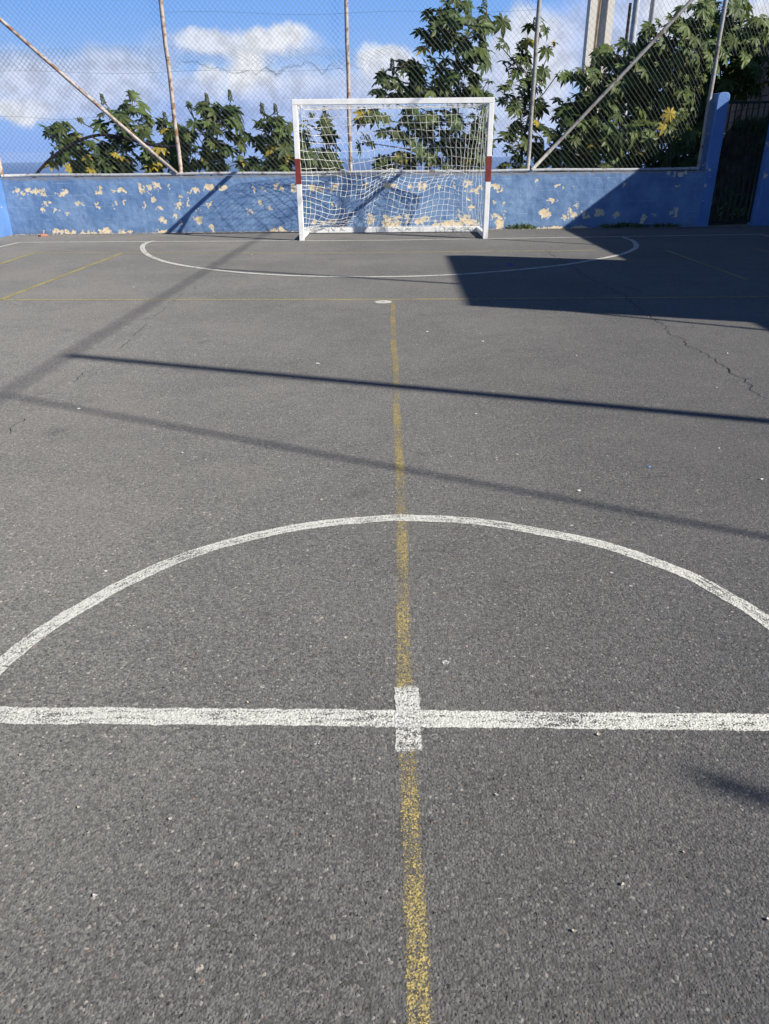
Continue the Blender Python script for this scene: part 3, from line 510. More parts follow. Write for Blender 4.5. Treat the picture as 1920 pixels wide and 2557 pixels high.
# gate
g = thing('metal_gate', 'dark green barred metal gate between two blue pillars', 'gate', tuple(wp(13.4, .2, 0)), math.atan2(WD.y, WD.x))
GATEM = m_plain('dark_green_enamel', (.012, .022, .016), .55, var=.3)
mb = MB(); hw = .41
for x in (-hw, hw): mb.box((x - .02, -.02, .05), (x + .02, .02, 2.05))
for z in (.05, 1.05, 2.03): mb.box((-hw + .021, -.017, z), (hw - .021, .017, z + .04))
obj('gate_frame', mb, GATEM, g)
for i in range(7):
    mb = MB(); x = -hw + (i + 1) * 2 * hw / 8; mb.box((x - .009, -.009, .09), (x + .009, .009, 1.05)); mb.box((x - .009, -.009, 1.09), (x + .009, .009, 2.03)); obj('gate_bar', mb, GATEM, g)
mb = MB(); mb.box((-hw + .03, -.05, 1.0), (-hw + .1, -.0171, 1.14)); obj('lock', mb, GATEM, g)

# ------------------------------------------------------------------ chain link fence
fence = thing('chain_link_fence', 'tall wire mesh fence with pipe posts on top of the blue wall', 'fence', tuple(wp(6.3, .1, WTOP)))
def inv(o):  # world geometry under an unrotated parent
    o.matrix_parent_inverse = Matrix.Translation(-Vector(fence.location)); return o
FO = .1
FTOP = 4.25
for s, m, r in ((-.02, PIPE_R, .035), (3.213, PIPE_R, .036), (6.287, PIPE_R, .034), (9.515, PIPE_G, .036), (12.65, PIPE_G, .036)):
    mb = MB(); z0 = WTOP
    mb.tube([wp(s + .006 * math.sin(k * 2.1), FO + .004 * math.cos(k * 1.7), z0 + (FTOP - z0) * k / 8) for k in range(9)], r, 10)
    inv(obj('post', mb, m, fence, True))
for (s0, z0, s1, z1), m in (((.0, 3.845, 3.15, 1.0), PIPE_R), ((9.585, 1.0, 12.62, 4.14), PIPE_G)):
    mb = MB(); mb.tube([wp(s0 + (s1 - s0) * k / 6, FO - .045, z0 + (z1 - z0) * k / 6 - .02 * math.sin(k / 6 * math.pi)) for k in range(7)], .031, 10); inv(obj('brace', mb, m, fence, True))
mb = MB(); mb.tube([wp(-.02 + 12.66 * k / 20, FO - .02, .99 + .006 * math.sin(k * 1.3)) for k in range(21)], .026, 10)
inv(obj('bottom_rail', mb, RAILM, fence, True))
mb = MB(); mb.tube([wp(-.02 + 12.66 * k / 4, FO, FTOP) for k in range(5)], .026, 8); inv(obj('top_rail', mb, RAILM, fence, True))
def link_mesh(s0, s1, z0, z1, w0, hh, off, r, deform):
    """woven zigzag wires; w0 = half the diamond width, hh = half its height"""
    nw = int((s1 - s0) / w0); nk = int(round((z1 - z0) / hh)); vs = []; fs = []
    ang = [0, 2*math.pi/3, 4*math.pi/3]; ca = [(math.cos(a) * r, math.sin(a) * r) for a in ang]
    for i in range(nw):
        base = len(vs)
        for kk in range(nk + 1):
            s = s0 + i * w0 + (w0 / 2 if (kk + i) % 2 else -w0 / 2) * 1.0; z = z0 + kk * hh
            s, o_, z = deform(s, z, i, kk)
            p = wp(s, off + o_, z)
            for c, e in ca: vs.append((p.x + WD.x * c - WN.x * e, p.y + WD.y * c - WN.y * e, p.z + c * .3))
        for kk in range(nk):
            a = base + kk * 3
            fs += [(a, a+1, a+4, a+3), (a+1, a+2, a+5, a+4), (a+2, a, a+3, a+5)]
    mb = MB(); mb.v = vs; mb.f = fs; return mb
def nz3(x, z, k): return noise.noise((x, z, k))
def narrowing(s):   # the last bay is stretched: its diamonds get narrow to the right
    return s
def def_low(s, z, i, kk):
    a = .022; edge = max(0, (z - 2.70) / .3); left = 1 if s < 3.2 else 0
    torn = max(0, min(1, (s - 3.3) / .5)) * max(0, min(1, (7.2 - s) / .7)); e2 = edge * torn
    sag = .05 * nz3(s * .5, 0, 7) * (z - 1)
    b = .06 * max(0, min(1, (z - .95) / .15))
    zz = z + a * nz3(s * 1.3, z * 1.7, 2) + sag - e2 * (.10 + .16 * nz3(s * 1.1, 0, 8)) + .05 * e2 * nz3(s * 9, z * 9, 4)
    low = max(0, 1 - (z - .98) / .25)
    return s + a * nz3(s * 1.3, z * 1.7, 1) + .012 * nz3(s * 8, z * 8, 5) * (1 + 3 * e2 + 1.5 * low), .03 * nz3(s * .8, z * .8, 3) + .03 * e2 * nz3(s * 8, z * 8, 6) - .0, zz
def def_up(s, z, i, kk):
    a = .022; edge = max(0, (2.95 - z) / .32)
    torn = max(0, min(1, (s - 3.2) / .3)) * max(0, min(1, (7.6 - s) / .6)); e2 = edge * torn
    lift = e2 * (.10 + .22 * nz3(s * 1.5, 0, 18) + .10 * nz3(s * 5, 0, 19))
    return s + a * nz3(s * 1.3, z * 1.7, 11) + .03 * e2 * nz3(s * 9, z * 9, 15), .04 + .03 * nz3(s * .8, z * .8, 13) + .05 * e2 * nz3(s * 7, z * 7, 16), z + a * nz3(s * 1.3, z * 1.7, 12) + lift + .06 * nz3(s * .45, 0, 17)
WHALF = .0435; HHALF = .0465
inv(obj('wire_mesh', link_mesh(-.02, 7.4, .985, 2.99, WHALF, HHALF, FO + .05, .0024, def_low), GALV, fence))
inv(obj('wire_mesh', link_mesh(7.4, 9.5, .985, 2.68, WHALF, HHALF, FO + .05, .0024, def_low), GALV, fence))
inv(obj('wire_mesh', link_mesh(-.02, 9.5, 2.62, 4.22, WHALF, HHALF, FO + .055, .0024, def_up), GALV, fence))
def def_r(s, z, i, kk):
    u = (s - 9.5) / 3.14; s = 9.5 + 3.14 * (1.27 * u - .27 * u * u)
    return s + .02 * nz3(s * 1.3, z * 1.7, 21), .03 * nz3(s * .8, z * .8, 23), z + .02 * nz3(s * 1.3, z * 1.5, 22) + .16 * (s - 9.5) / 3.1 * max(0, z - 1.0) * .2
inv(obj('wire_mesh', link_mesh(9.5, 12.64, .985, 4.22, WHALF * .98, HHALF * 1.06, FO + .05, .0019, def_r), GALV, fence))
def def_g(s, z, i, kk): return s + .02 * nz3(s * 1.3, z * 1.7, 31), .03 * nz3(s * .8, z * .8, 33), z + .02 * nz3(s * 1.3, z * 1.5, 32)
inv(obj('wire_mesh', link_mesh(12.66, 15.2, 2.75, 4.22, WHALF * .72, HHALF * 1.15, FO + .05, .0018, def_g), GALV, fence))
# tangled torn edge of the upper roll
mb = MB(); TP = DATA['TORN']
for k in range(13):
    a_ = rng.uniform(0, len(TP) - 5); n_ = rng.randint(20, 60); pts = []
    amp = rng.uniform(.01, .07)
    for i in range(n_):
        f = min(a_ + i * .16, len(TP) - 1.01); j = int(f); fr = f - j
        s_ = TP[j][0] * (1 - fr) + TP[j+1][0] * fr; z_ = TP[j][1] * (1 - fr) + TP[j+1][1] * fr
        pts.append(wp(s_ + .03 * nz3(i * .7, k, 1), FO + .06 + .05 * nz3(i * .5, k, 2), z_ + amp * (.6 + nz3(i * .33, k * 1.7, 3) * 1.4) + .02 * nz3(i * 1.1, k, 5)))
    mb.tube(pts, .0014, 3, False)
inv(obj('torn_edge', mb, GALV, fence))
# stray line wires
for z, s0, s1 in ((1.93, 0, 3.2), (3.45, 3.2, 9.5), (2.62, 0, 6.2)):
    mb = MB(); mb.tube([wp(s0 + (s1 - s0) * k / 14, FO + .06, z + .02 * math.sin(k * .9) - .03 * math.sin(k / 14 * math.pi)) for k in range(15)], .0017, 4); inv(obj('line_wire', mb, GALV, fence))

# ------------------------------------------------------------------ goal
GX, GY, GR = -.16, 13.03, R(1.2)
goal = thing('goal', 'white handball goal with dark red bands and a sagging white net', 'goal', (GX, GY, 0), GR)
HW, GH, PS, GD = 1.57, 2.064, .08, 1.14
def bevel(o, wdt=.006):
    b = o.modifiers.new('bevel', 'BEVEL'); b.width = wdt; b.segments = 2; b.limit_method = 'ANGLE'; return o
for sg in (-1, 1):
    x0, x1 = (-HW, -HW + PS) if sg < 0 else (HW - PS, HW)
    mb = MB(); mb.box((x0, 0, .0), (x1, PS, GH - PS)) 
    for z in (.1, .45, 1.62): mb.box((x0 - .0025, -.0025, z), (x1 + .0025, PS + .0025, z + .012))
    post = bevel(obj('post', mb, GOALW, goal))
    mb = MB(); mb.box((x0 - .003, -.003, .865 if sg < 0 else .875), (x1 + .003, PS + .003, 1.235 if sg < 0 else 1.245)); obj('red_band', mb, GOALR, post)
    mb = MB(); xs_ = x0 + .005 if sg < 0 else x1 - .065
    mb.box((xs_, PS + .002, .012), (xs_ + .06, GD - .002, .092)); bevel(obj('side_base_bar', mb, GOALW, goal))
    mb = MB(); mb.beam(((x0 + x1) / 2, PS + .002, GH - .035), ((x0 + x1) / 2, 1.0, GH - .035), .05, .05); obj('top_bracket', mb, GOALW, goal)
    mb = MB(); mb.beam(((x0 + x1) / 2, PS * .8, 1.62), ((x0 + x1) / 2, .42, GH - .065), .04, .04, (1, 0, 0)); obj('brace', mb, GOALW, goal)
mb = MB(); mb.box((-HW, 0, GH - PS + .002), (HW, PS, GH))
for x in (-1.44, -.78, -.12, .39, .85, 1.40): mb.box((x, -.0025, GH - PS - .0005), (x + .012, PS + .0025, GH + .0025))
bevel(obj('crossbar', mb, GOALW, goal))
mb = MB(); mb.box((-HW + .005, GD, .012), (HW - .005, GD + .06, .10))
for x in (-.95, .55): mb.box((x, GD - .0025, .0105), (x + .012, GD + .0625, .1025))
bevel(obj('back_base_bar', mb, GOALW, goal))
# net: curtain of cords through a grid of hand-placed control points (x, depth, z)
rows = [
 [(-1.49,.06,1.97),(-1.45,.40,1.97),(-1.38,.80,1.95),(-.80,.86,1.965),(-.25,.92,1.972),(.35,.95,1.975),(.95,.95,1.975),(1.38,.85,1.97),(1.47,.42,1.97),(1.49,.06,1.97)],
 [(-1.49,.06,1.52),(-1.40,.45,1.50),(-1.22,.92,1.47),(-.62,1.05,1.50),(-.10,1.10,1.53),(.42,1.12,1.55),(.96,1.10,1.55),(1.35,.98,1.52),(1.45,.50,1.52),(1.49,.06,1.52)],
 [(-1.49,.06,1.03),(-1.30,.52,1.02),(-1.00,1.02,1.00),(-.52,1.20,.93),(-.03,1.36,1.055),(.45,1.36,1.00),(1.03,1.36,1.03),(1.32,1.10,1.0),(1.44,.52,1.02),(1.49,.06,1.03)],
 [(-1.49,.06,.75),(-1.34,.48,.70),(-1.02,1.00,.58),(-.55,1.10,.62),(-.12,1.22,.84),(.38,1.24,.72),(.92,1.26,.82),(1.28,1.08,.72),(1.44,.50,.74),(1.49,.06,.75)],
 [(-1.49,.06,.42),(-1.38,.48,.36),(-1.10,1.02,.24),(-.62,1.12,.30),(-.22,1.18,.46),(.32,1.16,.36),(.86,1.20,.44),(1.30,1.1,.40),(1.44,.5,.42),(1.49,.06,.42)],
 [(-1.49,.06,.10),(-1.47,.48,.10),(-1.42,1.10,.12),(-.75,1.14,.12),(-.30,1.15,.115),(.26,1.15,.115),(.80,1.16,.115),(1.40,1.12,.12),(1.46,.5,.10),(1.49,.06,.10)]]
G = np.array(rows)
def cr1(P, t):
    n = P.shape[0]; i = min(int(t), n - 2); f = t - i
    g = lambda k: P[k] if 0 <= k < n else (2 * P[0] - P[1] if k < 0 else 2 * P[-1] - P[-2])
    a, b, c, d = g(i-1), g(i), g(i+1), g(i+2)
    return .5 * (2*b + (c-a)*f + (2*a-5*b+4*c-d)*f*f + (3*b-a-3*c+d)*f**3)
acoord = [0, .28, .62, 1.25, 1.85, 2.45, 3.05, 3.62, 3.95, 4.3]     # rough lengths along the top row, in tenths of a cell
def amap(u):  # u in metres along the perimeter -> control column
    return float(np.interp(u, acoord, range(10)))
def S_(u, v):
    t = amap(u); rws = np.array([cr1(G[r], t) for r in range(6)]); p = cr1(rws, v)
    k = math.sin(min(v / 5, 1) * math.pi)
    rip = .022 * noise.noise((p[0] * 3, p[2] * 3, 4)) + .03 * k * noise.noise((p[0] * 1.4, p[2] * 1.4, 9))
    return Vector((p[0] + .012 * k * noise.noise((p[0] * 6, p[2] * 6, 1)), p[1] + rip, p[2] + .012 * k * noise.noise((p[0] * 6, p[2] * 6, 2))))
nu, nv = 39, 19
grid = [[S_(4.3 * i / nu, 5. * j / nv) for i in range(nu + 1)] for j in range(nv + 1)]
mb = MB(); CR = .0031
def jit(p, s): return p + Vector((rng.gauss(0, s), rng.gauss(0, s), rng.gauss(0, s)))
for j in range(nv + 1):
    for i in range(nu + 1):
        if 0 < j < nv and 0 < i < nu: grid[j][i] = jit(grid[j][i], .007)
for j in range(nv + 1): mb.tube(grid[j], CR, 4, False)
for i in range(nu + 1): mb.tube([grid[j][i] for j in range(nv + 1)], CR, 4, False)
# gathered cords at the two places where the net is hooked up
for (x, d, z) in ((-.03, 1.36, 1.055), (1.03, 1.36, 1.03)):
    for k in range(16):
        a = rng.uniform(0, 6.28); L = rng.uniform(.08, .3); p = Vector((x, d, z)); e = p + Vector((math.cos(a) * L, rng.uniform(-.06, .05), abs(math.sin(a)) * -.5 * L + .02)); m_ = (p + e) / 2 + Vector((0, 0, -.03))
        mb.tube([p, m_, e], CR, 4, False)
# roof of the net
top_f = [Vector((x, .06, 1.985)) for x in np.linspace(-1.47, 1.47, 30)]
for j in range(1, 9):
    f = j / 9
    mb.tube([top_f[i] * (1 - f) + S_(.62 + 3.0 * i / 29, 0) * f + Vector((0, 0, -.02 * math.sin(f * 3.14) + .006 * rng.gauss(0, 1))) for i in range(30)], CR, 4, False)
for i in range(30): mb.tube([top_f[i] * (1 - j / 6) + S_(.62 + 3.0 * i / 29, 0) * (j / 6) + Vector((0, 0, -.02 * math.sin(j / 6 * 3.14))) for j in range(7)], CR, 4, False)
# loose net lying on the base bar at both corners
for cx_, sp_ in ((-1.25, .35), (1.25, .22), (-.4, .4), (.5, .5)):
    for k in range(22 if abs(cx_) > 1 else 8):
        p = Vector((cx_ + rng.uniform(-sp_, sp_), GD - .012, .11)); e = p + Vector((rng.uniform(-.15, .15), rng.uniform(-.02, .0), -rng.uniform(.02, .09)))
        mb.tube([p, (p + e) / 2 + Vector((rng.uniform(-.03, .03), -.006, .0)), e], CR * .9, 4, False)
obj('net', mb, NETM, goal)

# ------------------------------------------------------------------ plants
def leaf_verts(size, n=8):
    """palmate leaf in its own plane, +x = main lobe"""
    vs = [(0, 0, 0)]; fs = []; A = []
    for i in range(n): A.append(R(-150 + 300 * i / (n - 1)))
    step = R(300 / (n - 1))
    def rad(a): return size * (.62 + .38 * math.cos(a * .5) ** 2)
    nots = []
    for i in range(n + 1):
        a = A[0] - step / 2 + step * i; rr = rad(a) * .47 if 0 < i < n else rad(a) * .12
        vs.append((rr * math.cos(a), rr * math.sin(a), 0)); nots.append(len(vs) - 1)
    for i, a in enumerate(A):
        L = rad(a) * rng.uniform(.88, 1.08); wv = L * .175
        def P(r_, t_): return (r_ * math.cos(a) - t_ * math.sin(a), r_ * math.sin(a) + t_ * math.cos(a), 0)
        j = len(vs); vs += [P(L * .64, -wv), P(L, 0), P(L * .64, wv), P(L * .6, 0)]
        fs += [(0, nots[i], j, j + 3), (j + 3, j, j + 1), (0, j + 3, j + 2, nots[i + 1]), (j + 3, j + 1, j + 2)]
    return vs, fs
class Foliage:
    def __init__(s): s.mb = MB(); s.t = []; s.y = []
    def leaf(s, pos, nrm, fwd, size, tint, yel):
        vs, fs = leaf_verts(size); nrm = nrm.normalized(); x = (fwd - nrm * fwd.dot(nrm))
        x = x.normalized() if x.length > 1e-4 else nrm.orthogonal().normalized(); y = nrm.cross(x)
        dr = rng.uniform(.3, 1.0); o = []
        ribs = set()
        for k in range(len(vs)):
            vx, vy, _ = vs[k]; r2 = (vx * vx + vy * vy) / (size * size)
            z = -dr * size * r2 * .55 + (.05 * size if k and (k - 10) % 4 == 3 and k >= 10 else 0) * -1 + .02 * size * rng.gauss(0, 1)
            o.append(pos + x * vx + y * vy + nrm * z)
        s.mb.add(o, fs); s.t += [tint] * len(fs); s.y += [yel] * len(fs)
def spike(p, L, r, parent):
    mb = MB(); u = Vector((rng.uniform(-.1, .1), rng.uniform(-.1, .1), 1)).normalized()
    for k in range(34):
        f = k / 34; a = k * 2.4; rr = r * (1 - .55 * f) * rng.uniform(.6, 1.05)
        c = p + u * (f - .35) * L + Vector((math.cos(a), math.sin(a), 0)) * rr; q_ = r * rng.uniform(.26, .42)
        vs = [c + Vector(d) * q_ for d in ((1,0,0),(-1,0,0),(0,1,0),(0,-1,0),(0,0,1),(0,0,-1))]
        mb.add(vs, [(0,2,4),(2,1,4),(1,3,4),(3,0,4),(2,0,5),(1,2,5),(3,1,5),(0,3,5)])
    return obj('seed_spike', mb, SPIKEM, parent)
def plant(key, label, dens=1., depth=.45, yelp=.06, bias=.08, group='castor bean plants beyond the fence'):
    D_ = DATA['PLANT'][key]; bx, y0 = D_['bx'], D_['y']
    root = thing('castor_bean_plant', label, 'plant', (bx, y0, -.1), 0, group)
    org = Vector(root.location); fo = Foliage(); st = MB()
    tops = sorted(D_['b'], key=lambda b: b[2]); zt = tops[-1][2]; xt = tops[-1][0]
    trunk = [Vector((bx + (xt - bx) * (k / 8) ** 1.6 + .06 * math.sin(k * 1.4), y0 + .08 * math.cos(k), -.1 + (zt + .1) * k / 8)) for k in range(9)]
    st.tube([p - org for p in trunk], [.035 - .003 * k for k in range(9)], 7)
    def near(p):
        c = [t for t in trunk if t.z < p.z - .15]
        return min(c, key=lambda t: (t - p).length) if c else trunk[0]
    zmin = min(b[2] for b in D_['b'])
    for (x, y, z, rx, rz) in D_['b']:
        yy = y + rng.uniform(-depth, depth) * .5; c = Vector((x, yy, z))
        a = near(c); bend = a.lerp(c, .5) + Vector((0, 0, -.06)); 
        st.tube([a - org, bend - org, c - Vector((0, 0, rz * .3)) - org], [.016, .012, .008], 5)
        area = max(rx, .08) * max(rz, .08) * math.pi
        n = max(2, int(area / .0135 * dens)) if rx > .12 else max(2, int(area / .009 * dens))
        nodes = []
        for _ in range(max(1, n // 7)):
            for _t in range(20):
                p = Vector((rng.uniform(-1, 1), rng.uniform(-1, 1), rng.uniform(-1, 1)))
                if p.length < .85: break
            nd = c + Vector((p.x * rx, p.y * min(depth, max(rx, .1) * 1.2), p.z * rz)); nodes.append(nd)
            st.tube([c - Vector((0, 0, rz * .3)) - org, nd - org], [.008, .005], 4)
        for k in range(n):
            nd = rng.choice(nodes)
            for _t in range(30):
                p = Vector((rng.uniform(-1, 1), rng.uniform(-1, 1), rng.uniform(-1, 1)))
                if .3 < p.length < 1: break
            lp = c + Vector((p.x * rx, p.y * min(depth, max(rx, .1) * 1.3), p.z * rz))
            outw = (lp - nd); outw = outw.normalized() if outw.length > .02 else Vector((rng.uniform(-1, 1), -1, 0)).normalized()
            nrm = Vector((0, 0, .75)) + outw * .45 + Vector((.35, -.45, 0)) + Vector((rng.gauss(0, .35), rng.gauss(0, .35), rng.gauss(0, .25)))
            fwd = outw + Vector((0, 0, -.5)) + Vector((rng.gauss(0, .4), rng.gauss(0, .4), 0))
            size = rng.choice((rng.uniform(.09, .16), rng.uniform(.15, .25), rng.uniform(.2, .27))) if rx > .12 else rng.uniform(.08, .14)
            lowf = 1 if (z - zmin) < .35 * (zt - zmin) + .05 else .25
            yel = 1. if rng.random() < yelp * lowf * .75 else (rng.uniform(0, .1))
            fo.leaf(lp - org, nrm, fwd, size, min(1.25, rng.random() ** 1.3 + bias), yel)
            if k % 2 == 0:
                m_ = nd.lerp(lp, .5) + Vector((0, 0, .03)); st.tube([nd - org, m_ - org, lp - org], .0032, 3, False)
    fo.mb.fa = {'tint': fo.t, 'yellow': fo.y}
    for sp in D_['s']:
        c = min((Vector(b[:3]) for b in D_['b']), key=lambda b: (b - Vector(sp)).length)
        st.tube([c - org, (c.lerp(Vector(sp), .6) + Vector((.02, 0, 0))) - org, Vector(sp) - org], [.012, .009, .007], 5); spike(Vector(sp) - org, .19, .052, root)
    obj('foliage', fo.mb, LEAFM, root); obj('stem', st, STEMM, root)
    return root
plant('L1', 'leftmost castor bean plant, arched over by a black hose', yelp=.22)
plant('L2', 'castor bean plant rising behind the first fence post from the left', yelp=.16)
plant('L3', 'castor bean plant with tall seed spikes midway between fence post and goal', yelp=.08)
plant('L4', 'castor bean plant with two seed spikes just left of the goal', yelp=.16)
plant('L5', 'small castor bean plant seen through the left side of the goal net', dens=.9)
plant('M1', 'tall castor bean plant rising behind the crossbar to the top of the picture', dens=.98, depth=.65, yelp=.07, bias=.1)
plant('M2', 'slender castor bean plant right of the goal behind the third fence post', dens=.95, yelp=.08, bias=.12)
plant('R1', 'dense castor bean bush behind the foot of the right diagonal brace', dens=1.4, depth=.75, yelp=.05, bias=.2)
plant('R2', 'broad castor bean bush behind the upper half of the right diagonal brace', dens=1.5, depth=1.0, yelp=.02, bias=.3)
plant('R3', 'tall castor bean bush behind the last fence post and the gate', dens=1.5, depth=1.0, yelp=.03, bias=.35)
# two big yellow leaves near the last post
yroot = thing('castor_bean_plant', 'young castor bean shoot with two large bright yellow leaves', 'plant', (5.35, 16.1, -.1))
fo = Foliage(); st = MB()
for (px, pz, ns_) in ((5.02, 1.93, .22), (4.95, 1.72, .2), (2.35, 1.4, .2)):
    if px < 3: continue
    fo.leaf(Vector((px - 5.35, -.25, pz + .1)), Vector((.25, -1, .35)), Vector((-.1, 0, -1)), ns_, .5, 1.)
    st.tube([(0, 0, 0), ((px - 5.35) * .4, -.05, pz * .6), (px - 5.35, -.24, pz + .1)], [.012, .009, .004], 5)
fo.mb.fa = {'tint': fo.t, 'yellow': fo.y}; obj('foliage', fo.mb, LEAFM, yroot); obj('stem', st, STEMM, yroot)

# weeds along the foot of the wall
def weed(s, spread, hgt, n, label):
    root = thing('weed', label, 'weed', tuple(wp(s, -.05, 0)), 0, 'weeds along the foot of the wall'); mb = MB()
    for k in range(n):
        a = rng.uniform(-spread, spread); b = rng.uniform(-.07, .03); base = Vector((WD.x * a, WD.y * a, 0)) + WN * b
        hh = hgt * rng.uniform(.4, 1) * (1 - .5 * abs(a) / spread); th = rng.uniform(0, 6.28); ln = rng.uniform(.03, .13)
        tip = base + Vector((math.cos(th) * ln, math.sin(th) * ln * .5, hh)); side = Vector((-math.sin(th), math.cos(th), 0)) * rng.uniform(.006, .014); mid = base.lerp(tip, .6) + Vector((0, 0, .01))
        mb.add([base - side * .3, base + side * .3, mid + side, tip, mid - side], [(0, 1, 2, 3, 4)])
    obj('blades', mb, GRASSM, root)
weed(9.45, .27, .13, 120, 'sunlit weed tuft at the wall foot nearest the goal')
weed(11.35, .42, .14, 170, 'long low weed patch in the shade at the wall foot')
weed(12.15, .25, .12, 90, 'weed tuft in the shade nearest the gate pillar')
weed(8.3, .16, .08, 34, 'small weed tuft at the wall foot just right of the goal post')

# black hose
mb = MB(); hp = catmull([(0, 0), (1, 1)], 2)
ctrl = [(-7.22, 15.5, .85), (-7.05, 15.6, 1.06), (-6.7, 15.65, 1.33), (-6.2, 15.75, 1.58), (-5.75, 15.8, 1.66), (-5.3, 15.8, 1.58), (-4.75, 15.8, 1.46), (-4.3, 15.8, 1.44)]
def cm3(pts, n=6):
    P = [Vector(p) for p in pts]; P = [2*P[0]-P[1]] + P + [2*P[-1]-P[-2]]; o = []
    for i in range(1, len(P) - 2):
        for k in range(n):
            t = k / n; a, b, c, d = P[i-1:i+3]; o.append(.5*((2*b)+(c-a)*t+(2*a-5*b+4*c-d)*t*t+(3*b-a-3*c+d)*t**3))
    return o + [P[-2]]
mb.tube(cm3(ctrl), .028, 8)
tag(obj('hose', mb, m_plain('black_rubber', (.018, .014, .016), .5), None, True), 'thick black hose arching up behind the fence on the left', 'hose')

# ------------------------------------------------------------------ poles far right
def m_conc():
    t = NT('pole_concrete'); v = t.obj()
    c = t.mix(t.noise(v, 3, 4, .6), (.62, .575, .49), (.76, .71, .62))
    return t.out(c, .85, t.bump(t.noise(v, 20, 4), .3, .01))
CONC = m_conc()
p = thing('utility_pole', 'pale concrete pole with a rusty brown strip down its side', 'pole', (5.25, 24, -4))
mb = MB(); mb.box((-.25, -.2, 0), (-.06, .2, 12)); mb.box((-.058, -.05, 0), (.22, .05, 12)); mb.box((.222, -.2, 0), (.40, .2, 12)); obj('shaft', mb, CONC, p)
mb = MB(); mb.tube([(.02 + .02 * math.sin(k * 1.1), -.1, k * .75) for k in range(17)], .035, 6); obj('rusty_strip', mb, m_plain('rusty_brown', (.21, .155, .10), .9, var=.4, scale=6), p)
def spole(x, y, r, top, label, mat, name='metal_pole'):
    mb = MB(); mb.tube([(x, y, -4), (x, y, 1), (x, y, top)], [r * 1.1, r, r * .8], 12); return tag(obj(name, mb, mat, None, True), label, 'pole')
spole(5.75, 22, .085, 9, 'grey steel pole close beside the concrete pole', m_plain('weathered_steel', (.5, .51, .52), .6, metal=.0))
spole(6.62, 26, .055, 5.13, 'thin dark brown pole topped by a small cap', m_plain('dark_brown_steel', (.12, .085, .06), .7))
spole(6.72, 24, .085, 8, 'grey steel pole between the brown pole and the tall bush', m_plain('pole_paint_grey', (.5, .51, .52), .6, metal=.0))

# stone wall and bank behind the gate
def m_stone():
    t = NT('dark_stone_blocks'); v = t.obj()
    b = t.n('ShaderNodeTexBrick'); t.put(b.inputs['Vector'], t.n('ShaderNodeTexCoord').outputs['Object'])
    rot = t.n('ShaderNodeMapping'); rot.inputs['Rotation'].default_value = (R(90), 0, 0); t.put(rot.inputs['Vector'], v); t.put(b.inputs['Vector'], rot.outputs[0])
    b.inputs['Color1'].default_value = (.13, .10, .08, 1); b.inputs['Color2'].default_value = (.2, .165, .13, 1); b.inputs['Mortar'].default_value = (.06, .05, .045, 1)
    b.inputs['Scale'].default_value = 1; b.inputs['Brick Width'].default_value = .42; b.inputs['Row Height'].default_value = .24; b.inputs['Mortar Size'].default_value = .02
    return t.out(b.outputs['Color'], .9, t.bump(t.math('ADD', b.outputs['Fac'], t.noise(v, 9, 4)), -.5, .03))
mb = MB(); rr = random.Random(3)
z = -.5
while z < 3.7:
    y = 15.35 + rr.uniform(0, .15)
    while y < 22:
        w_ = rr.uniform(.3, .5); mb.box((7.95 + rr.uniform(-.03, .03) + (y - 15.7) * .06, y, z), (8.5 + (y - 15.7) * .06, y + w_ - .012, z + .228)); y += w_
    z += .24
tag(obj('stone_wall', mb, m_plain('dark_stone', (.10, .08, .064), .9, var=.35, scale=3, bump=(12, .6, .02))), 'dark stone block wall behind the gate at the right edge', 'wall')
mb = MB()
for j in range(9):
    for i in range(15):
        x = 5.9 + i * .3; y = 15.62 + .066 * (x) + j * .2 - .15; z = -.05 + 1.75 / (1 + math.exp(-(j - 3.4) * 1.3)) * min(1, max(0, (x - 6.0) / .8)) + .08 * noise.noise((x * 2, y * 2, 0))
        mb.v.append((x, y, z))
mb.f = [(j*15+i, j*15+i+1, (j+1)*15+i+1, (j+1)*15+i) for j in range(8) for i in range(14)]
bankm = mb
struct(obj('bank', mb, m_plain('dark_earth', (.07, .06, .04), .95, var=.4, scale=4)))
mb = MB()
for k in range(2600):
    j = rng.uniform(1.5, 8); i = rng.uniform(1.5, 13.9); v0 = Vector(bankm.v[int(j) * 15 + int(i)]) + Vector((rng.uniform(0, .3), rng.uniform(0, .2), 0))
    hh = rng.uniform(.1, .34); th = rng.uniform(0, 6.28); l = rng.uniform(.05, .2); tip = v0 + Vector((math.cos(th) * l, math.sin(th) * l - .08, hh)); sd = Vector((-math.sin(th), math.cos(th), 0)) * rng.uniform(.005, .012)
    m_ = v0.lerp(tip, .55) + Vector((0, 0, .05)); mb.add([v0 - sd, v0 + sd, m_ + sd, tip, m_ - sd], [(0, 1, 2, 3, 4)])
stuff(obj('grass', mb, GRASSM), 'tangled grass on the dark bank above the gate')

